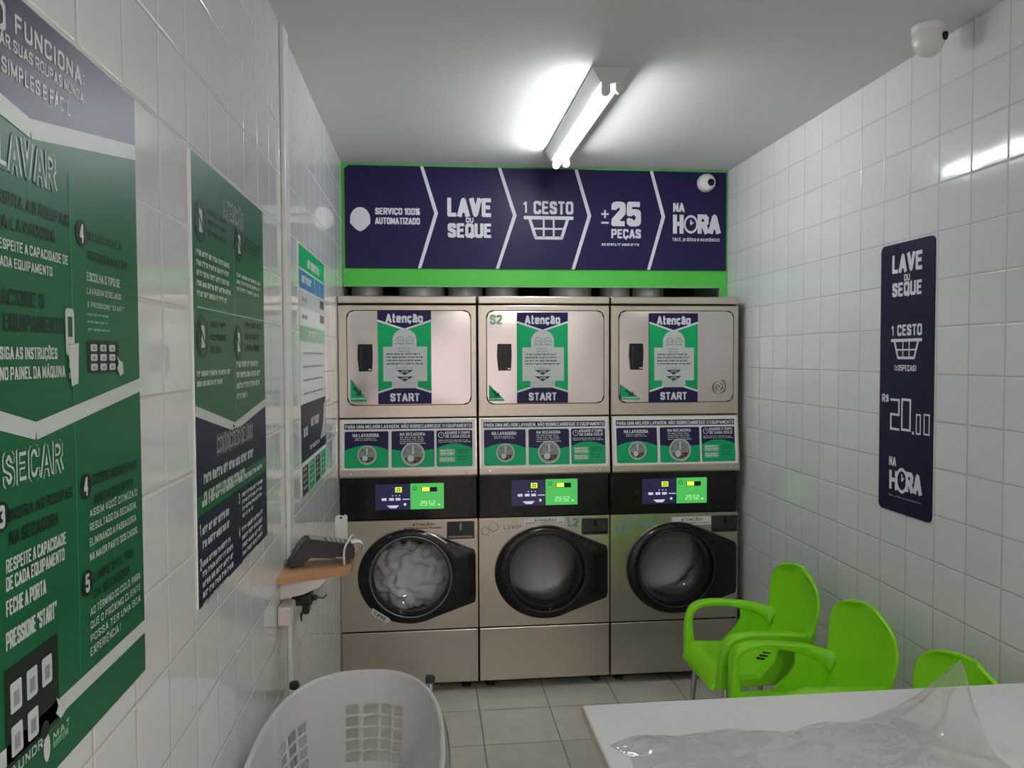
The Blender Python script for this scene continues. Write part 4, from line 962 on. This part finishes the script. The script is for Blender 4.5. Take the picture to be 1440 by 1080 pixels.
bm = bmesh.new(); prism(bm, fcr, [(.045,.022),(.075,.018),(.075,.022),(.045,.026)], .0425, .044, 0); new_obj('card_slot', bm, ['silver'], body)
bm = bmesh.new()
pp = smooth_path([fcr.P(.095,.060,.0), fcr.P(.118,.062,0), fcr.P(.135,.052,0), fcr.P(.130,.030,0)], 5)
for sgn in (0,):
    V1 = [bm.verts.new(p+fcr.n*.028) for p in pp]; V2 = [bm.verts.new(p-fcr.n*.028) for p in pp]
    for k in range(len(pp)-1): bm.faces.new((V1[k], V1[k+1], V2[k+1], V2[k]))
ob = new_obj('receipt_paper', bm, ['wpaper'], cr, 180)
md = ob.modifiers.new('s', 'SOLIDIFY'); md.thickness = .0006
# white card standing at the back of the shelf
fcd = Frame((-.293, 2.665, ZS+.0005), (1,.1,0), (0,.02,1))
wc = thing('white_card', 'upright white card with a small black hole standing at the back of the shelf', 'card', (-.29, 2.665, ZS))
bm = bmesh.new(); prism(bm, fcd, [(-.020,0),(.020,0),(.020,.112),(.012,.118),(.009,.113),(-.010,.116),(-.020,.110)], -.001, .001); new_obj('card_sheet', bm, ['wpaper'], wc)
bm = bmesh.new(); prism(bm, fcd, circ(-.001, .107, .0042, 12), .001, .0016); new_obj('card_eyelet', bm, ['black_s'], wc)
# white cable looping over the reader
bm = bmesh.new(); tube(bm, smooth_path([(-.262,2.452,ZS+.0035), (-.262,2.455,ZS+.05), (-.250,2.48,ZS+.075), (-.245,2.56,ZS+.072), (-.244,2.64,ZS+.03), (-.25,2.66,ZS+.0035)], 6), .0032, 8)
tag(new_obj('white_cable', bm, ['white_pl'], None, 180), 'thin white cable arching over the end of the card reader', 'cable')
# outlet box and adapter below the shelf
ob_ = thing('outlet_box', 'pale wall outlet box below the wooden shelf', 'outlet', (XL, 2.33, .93))
bm = bmesh.new(); box(bm, (XL+.001, 2.335, .915), (XL+.040, 2.420, .972), .006); new_obj('outlet_cover', bm, ['pinkish'], ob_)
bm = bmesh.new(); box(bm, (XL+.040, 2.35, .925), (XL+.0425, 2.405, .962), .001); new_obj('socket_plate', bm, ['white_pl'], ob_)
ad = thing('power_adapter', 'black plug adapter with a dangling lead under the shelf', 'adapter', (XL+.06, 2.52, .92))
bm = bmesh.new(); box(bm, (XL+.0145, 2.50, .922), (XL+.075, 2.545, .962), .006); box(bm, (XL+.045, 2.495, .897), (XL+.066, 2.530, .926), .004); box(bm, (XL+.074, 2.512, .935), (XL+.090, 2.530, .950), .003)
new_obj('adapter_body', bm, ['black_s'], ad)
bm = bmesh.new(); tube(bm, smooth_path([(XL+.090,2.521,.943), (XL+.108,2.521,.940), (XL+.118,2.526,.950)], 5), .0022, 8)
tube(bm, smooth_path([(XL+.045,2.505,.905), (XL+.048,2.47,.893), (XL+.053,2.44,.897), (XL+.052,2.425,.925)], 6), .0022, 8)
new_obj('lead', bm, ['black_s'], ad, 180)

# ================================================================== laundry cart
BX, BY, BZr = -.190, 1.835, .800
def oval(t, a, b, e=2.5):
    c, q = math.cos(t), math.sin(t)
    return math.copysign(abs(c)**(2/e), c)*a, math.copysign(abs(q)**(2/e), q)*b
ct = thing('laundry_cart', 'white plastic laundry basket on a wheeled metal trolley', 'laundry cart', (BX, BY, 0))
HOLES = {k0+d for k0 in (25, 29, 33, 37, 53, 57, 61, 97, 101, 105, 109, 125, 129, 133) for d in (0, 1, 2)}
NT, NZ = 144, 68; A_, B_ = .212, .430; DEP = .42
bm = bmesh.new(); rows = []
for j in range(NZ+1):
    q = j/NZ; row = []
    for k in range(NT):
        t = 2*math.pi*k/NT
        sc = 1-.20*q-(.03*(q-.9)/.1 if q > .9 else 0)
        x, y = oval(t, A_*sc, B_*sc)
        rib = .005 if k in (28, 36, 64, 100, 108, 136) and q < .9 else 0
        n_ = math.hypot(x, y); x -= x/n_*rib; y -= y/n_*rib
        row.append(bm.verts.new((BX+x, BY+y, BZr-DEP*q)))
    rows.append(row)
for j in range(NZ):
    for k in range(NT):
        hole = 14 <= j <= 37 and (j-14) % 5 in (0, 1, 2, 3) and k in HOLES
        if hole: continue
        k2 = (k+1) % NT; bm.faces.new((rows[j][k], rows[j+1][k], rows[j+1][k2], rows[j][k2]))
bot = bm.faces.new(rows[-1])
bmesh.ops.recalc_face_normals(bm, faces=bm.faces)
bk = new_obj('basket', bm, ['basket'], ct, 60)
md = bk.modifiers.new('thick', 'SOLIDIFY'); md.thickness = .004; md.offset = 0
bm = bmesh.new(); pts = []
for k in range(NT):
    x, y = oval(2*math.pi*k/NT, A_+.004, B_+.004); pts.append((BX+x, BY+y, BZr-.002))
tube(bm, pts, .0065, 10, closed=True); new_obj('rim', bm, ['basket'], ct, 180)
cor = [(-.148, .358), (.165, .340), (.165, -.340), (-.148, -.358)]
bm = bmesh.new()
hoop = [(BX+oval(2*math.pi*k/60, A_+.016, B_+.016)[0], BY+oval(2*math.pi*k/60, A_+.016, B_+.016)[1], BZr-.035) for k in range(60)]
tube(bm, hoop, .006, 8, closed=True)
low = [(BX+sx*.165, BY+sy*.345, .16) for sx, sy in ((-1,-1),(1,-1),(1,1),(-1,1))]
for k in range(4): tube(bm, [low[k], low[(k+1) % 4]], .009, 8)
new_obj('trolley_frame', bm, ['chrome'], ct, 180)
for (sx, sy) in ((-1,1),(1,1),(1,-1),(-1,-1)):
    top = Vector((BX+sx*.176, BY+sy*.374, BZr-.006)); bt = Vector((BX+sx*.165, BY+sy*.345, .10))
    out = Vector((sx*.012, sy*.012, 0))
    bm = bmesh.new(); tube(bm, [bt, Vector((bt.x, bt.y, .16)), top+out-Vector((0,0,.02))], .009, 10); po = new_obj('post', bm, ['chrome'], ct, 60)
    bm = bmesh.new(); lathe(bm, [(0,-.014),(.0135,-.014),(.0145,-.004),(.012,.003),(0,.005)], top+out, 'Z', 14); new_obj('post_cap', bm, ['black_s'], po, 50)
    bm = bmesh.new(); fwh = Frame((bt.x-.011, bt.y, .042), (0,1,0), (0,0,1)); prism(bm, fwh, circ(0,0,.041,24), 0, .022); box(bm, (bt.x-.014, bt.y-.016, .05), (bt.x+.014, bt.y+.016, .105), .003, 1)
    new_obj('caster', bm, ['black_s', 'chrome'], po)

# ================================================================== chairs
def shell(bm, S, T, fn, mi=0):
    V_ = [[bm.verts.new(fn(i/S, j/T)) for j in range(T+1)] for i in range(S+1)]
    for i in range(S):
        for j in range(T): bm.faces.new((V_[i][j], V_[i+1][j], V_[i+1][j+1], V_[i][j+1])).material_index = mi
def make_chair(label):
    """faces +X locally, origin on the floor under the seat middle"""
    r = thing('armchair', label, 'chair', (0,0,0), 'lime green chairs along the right wall')
    SH = .488
    def seat(a, b):                                  # a: back to front, b: side to side
        y = (b*2-1); half = (.188+.016*a)*(1-.14*(max(0, a-.78)/.22)**2)
        x = -.21+.400*a
        z = SH-.014*(1-abs(y)**2)*math.sin(math.pi*min(a*1.1,1))+.006*a
        if a > .80: z -= .075*((a-.80)/.20)**2; x -= .012*((a-.80)/.20)**2
        if abs(y) > .86: z -= .050*((abs(y)-.86)/.14)**1.6*(1-min(max((a-.70)/.22, 0), 1)*.9)
        if a < .1: z += .02*((.1-a)/.1)**2
        return Vector((x, y*half, z))
    bm = bmesh.new(); shell(bm, 24, 28, seat); o = new_obj('seat', bm, ['chair'], r, 180)
    md = o.modifiers.new('t', 'SOLIDIFY'); md.thickness = .012; md.offset = -1
    md = o.modifiers.new('s', 'SUBSURF'); md.levels = 1; md.render_levels = 1
    bm = bmesh.new()
    for k in range(3):
        cx_, cy_ = -.085-.024*k, .030-.026*k
        fr_ = Frame((cx_, cy_, SH-.0065), (.6,1,0), (-1,.6,0)); prism(bm, fr_, rrect(-.0045,-.017,.0045,.017,.004,3), -.006, .0012)
    new_obj('drain_slot', bm, ['seam'], o)
    def back(a, b):                                  # a: bottom to top, b: side to side
        y = b*2-1
        z = SH-.043+.395*a
        h = .168+.050*math.sin(math.pi*min(max((a-.10)/.9, 0), 1)*.62)**1.5
        if a > .62: h *= math.sqrt(max(1-((a-.62)/.385)**2.9, .0))*.999+.001
        if a < .28: h = h+.020*((.28-a)/.28)**2
        x = -.200-.075*a-.012*math.sin(math.pi*a)+.028*(y*y)
        return Vector((x, y*h, z))
    bm = bmesh.new(); shell(bm, 30, 20, back); o = new_obj('backrest', bm, ['chair'], r, 180)
    md = o.modifiers.new('t', 'SOLIDIFY'); md.thickness = .013; md.offset = 0
    md = o.modifiers.new('s', 'SUBSURF'); md.levels = 1; md.render_levels = 1
    for sg in (1, -1):
        Y0 = .193
        path = [(.135,Y0,SH-.045), (.137,Y0+.006,SH+.025), (.136,Y0+.010,SH+.078), (.118,Y0+.013,SH+.128), (.065,Y0+.014,SH+.151), (-.03,Y0+.012,SH+.150), (-.12,Y0+.002,SH+.135), (-.19,.176,SH+.111), (-.222,.155,SH+.096)]
        P_ = smooth_path(path, 6); bm = bmesh.new(); rings = []
        for i, p in enumerate(P_):
            t_ = (P_[min(i+1,len(P_)-1)]-P_[max(i-1,0)]).normalized(); up_ = Vector((0,1,0)).cross(t_).normalized(); side = t_.cross(up_)*1.0
            q = i/(len(P_)-1); hw, ht = .021+.007*math.sin(math.pi*q), .012+ (.030*max(0,(q-.66)/.34)) + .012*max(0, (.30-q)/.30)
            ring_ = []
            for k in range(12):
                an = 2*math.pi*k/12; cx_ = math.copysign(abs(math.cos(an))**.6, math.cos(an)); sz_ = math.copysign(abs(math.sin(an))**.6, math.sin(an))
                w_ = p+side*hw*cx_+up_*ht*sz_; ring_.append(bm.verts.new((w_.x, w_.y*sg, w_.z)))
            rings.append(ring_)
        for A, B in zip(rings, rings[1:]):
            for k in range(12): bm.faces.new((A[k], A[(k+1) % 12], B[(k+1) % 12], B[k]))
        bm.faces.new(rings[0][::-1]); bm.faces.new(rings[-1])
        # web that runs down from the arm to the seat beside the back
        wb = [(-.085,SH+.138), (-.205,SH+.111), (-.200,SH+.02), (-.185,SH-.045), (.06,SH-.045), (-.01,SH-.012), (-.065,SH+.042), (-.088,SH+.088)]
        def wy(x, z): return .198-.004*(z-SH)/.1-max(0, (-.06-x))*.26
        lo = [bm.verts.new((x, (wy(x,z)-.005)*sg, z)) for x, z in wb]; hi = [bm.verts.new((x, (wy(x,z)+.006)*sg, z)) for x, z in wb]
        bm.faces.new(lo); bm.faces.new(hi[::-1])
        for k in range(len(wb)): bm.faces.new((lo[k], lo[(k+1) % len(wb)], hi[(k+1) % len(wb)], hi[k]))
        # side rail joining arm foot and web
        box(bm, (.0, min(sg*.184, sg*.206), SH-.048), (.150, max(sg*.184, sg*.206), SH-.012), .006)
        bmesh.ops.recalc_face_normals(bm, faces=bm.faces)
        new_obj('armrest', bm, ['chair'], r, 40)
    for sx, sy in ((1,1),(1,-1),(-1,1),(-1,-1)):
        bm = bmesh.new()
        a_, b_ = Vector((.110 if sx > 0 else -.14, sy*.160, SH-.03)), Vector((.150 if sx > 0 else -.215, sy*.185, .012))
        tube(bm, [a_, b_], .0115, 12); o = new_obj('leg', bm, ['tubemetal'], r, 60)
        bm = bmesh.new(); lathe(bm, [(0,0),(.015,0),(.0155,.02),(.013,.03)], (b_.x, b_.y, 0), 'Z', 14); new_obj('leg_cap', bm, ['black_s'], o, 50)
    return r
def copy_tree(o, parent=None):
    c = o.copy(); COL.objects.link(c)
    if parent is not None: c.parent = parent
    for ch in list(o.children): copy_tree(ch, c)
    return c
ch = make_chair('lime green plastic armchair closest to the laundry machines')
spots = [(1.235, 3.050, math.pi, None), (1.235, 2.542, math.pi, 'lime green plastic armchair between two others, its arm touching the first chair'), (1.250, 2.055, math.pi, 'lime green plastic armchair behind the white table, only its backrest showing')]
for i, (x, y, a, lb) in enumerate(spots):
    o = ch if i == 0 else copy_tree(ch)
    o.location = (x, y, 0); o.rotation_euler = (0, 0, a)
    if lb: o['label'] = lb

# ================================================================== table
tcor = onZ(818, 992, ZT); TYF = tcor.y; TX0 = tcor.x
tb = thing('white_table', 'white laminate table in front of the green chairs', 'table', (1.0, TYF-.3, 0))
bm = bmesh.new(); box(bm, (TX0+.004, TYF-.68, ZT-.025), (XR-.006, TYF, ZT), .0015); new_obj('tabletop', bm, ['table'], tb)
bm = bmesh.new(); box(bm, (TX0, TYF-.68, ZT-.0255), (TX0+.004, TYF, ZT-.0003), 0); new_obj('edge_band', bm, ['edge'], tb)
for xx in (TX0+.06, XR-.07):
    for yy in (TYF-.06, TYF-.62):
        bm = bmesh.new(); box(bm, (xx-.018, yy-.018, 0), (xx+.018, yy+.018, ZT-.025), .003); new_obj('leg', bm, ['white_pl'], tb)

# ================================================================== clear plastic bag on the table
rnd = random.Random(11)
bx0, bx1 = onZ(870, 1062, ZT).x, onZ(1400, 1062, ZT).x
by1 = onZ(1100, 1018, ZT).y; by0 = by1-.36
pk_ = onZ(1338, 1022, ZT)
seeds = [(rnd.uniform(0,1), rnd.uniform(0,1), rnd.uniform(.4,1.)) for _ in range(46)]
def crumple(a, b):                                   # faceted folds: distance between the two nearest crease points
    d = sorted((math.hypot((a-p)*1.9, b-q)*w_ for p, q, w_ in seeds))[:2]
    return d[1]-d[0]
def film(a, b):
    x, y = bx0+(bx1-bx0)*a, by0+(by1-by0)*b
    edge = .030*math.sin(8*a+.6)+.012*math.sin(23*a)-.075*max(0, .45-a)/.45
    y += edge*b; x += .02*math.sin(9*b+1)*(1-a)+.03*(b-.5)*a
    rim = max(min(a/.06, (1-a)/.06, b/.08, (1-b)/.10, 1), 0)
    z = .002+rim*(.006+.16*crumple(a, b)**1.3*(.6+.5*a)+.012*math.sin(3.1*a)*math.sin(3.1*b))
    dx, dy = (x-pk_.x)/.040, (y-pk_.y)/.045
    an = math.atan2(dy, dx); rr_ = math.hypot(dx, dy)/(1+.28*math.sin(3*an+1)+.15*math.sin(7*an))
    z += .150*max(0, 1-rr_/2.4)**1.5
    return Vector((x+.02*max(0, 1-rr_/2.4), y, ZT+max(z, .0015)))
bm = bmesh.new(); shell(bm, 130, 64, film)
o = new_obj('plastic_bag', bm, ['film'], None, 180)
tag(o, 'crumpled clear plastic bag with one raised peak lying on the white table', 'plastic bag')
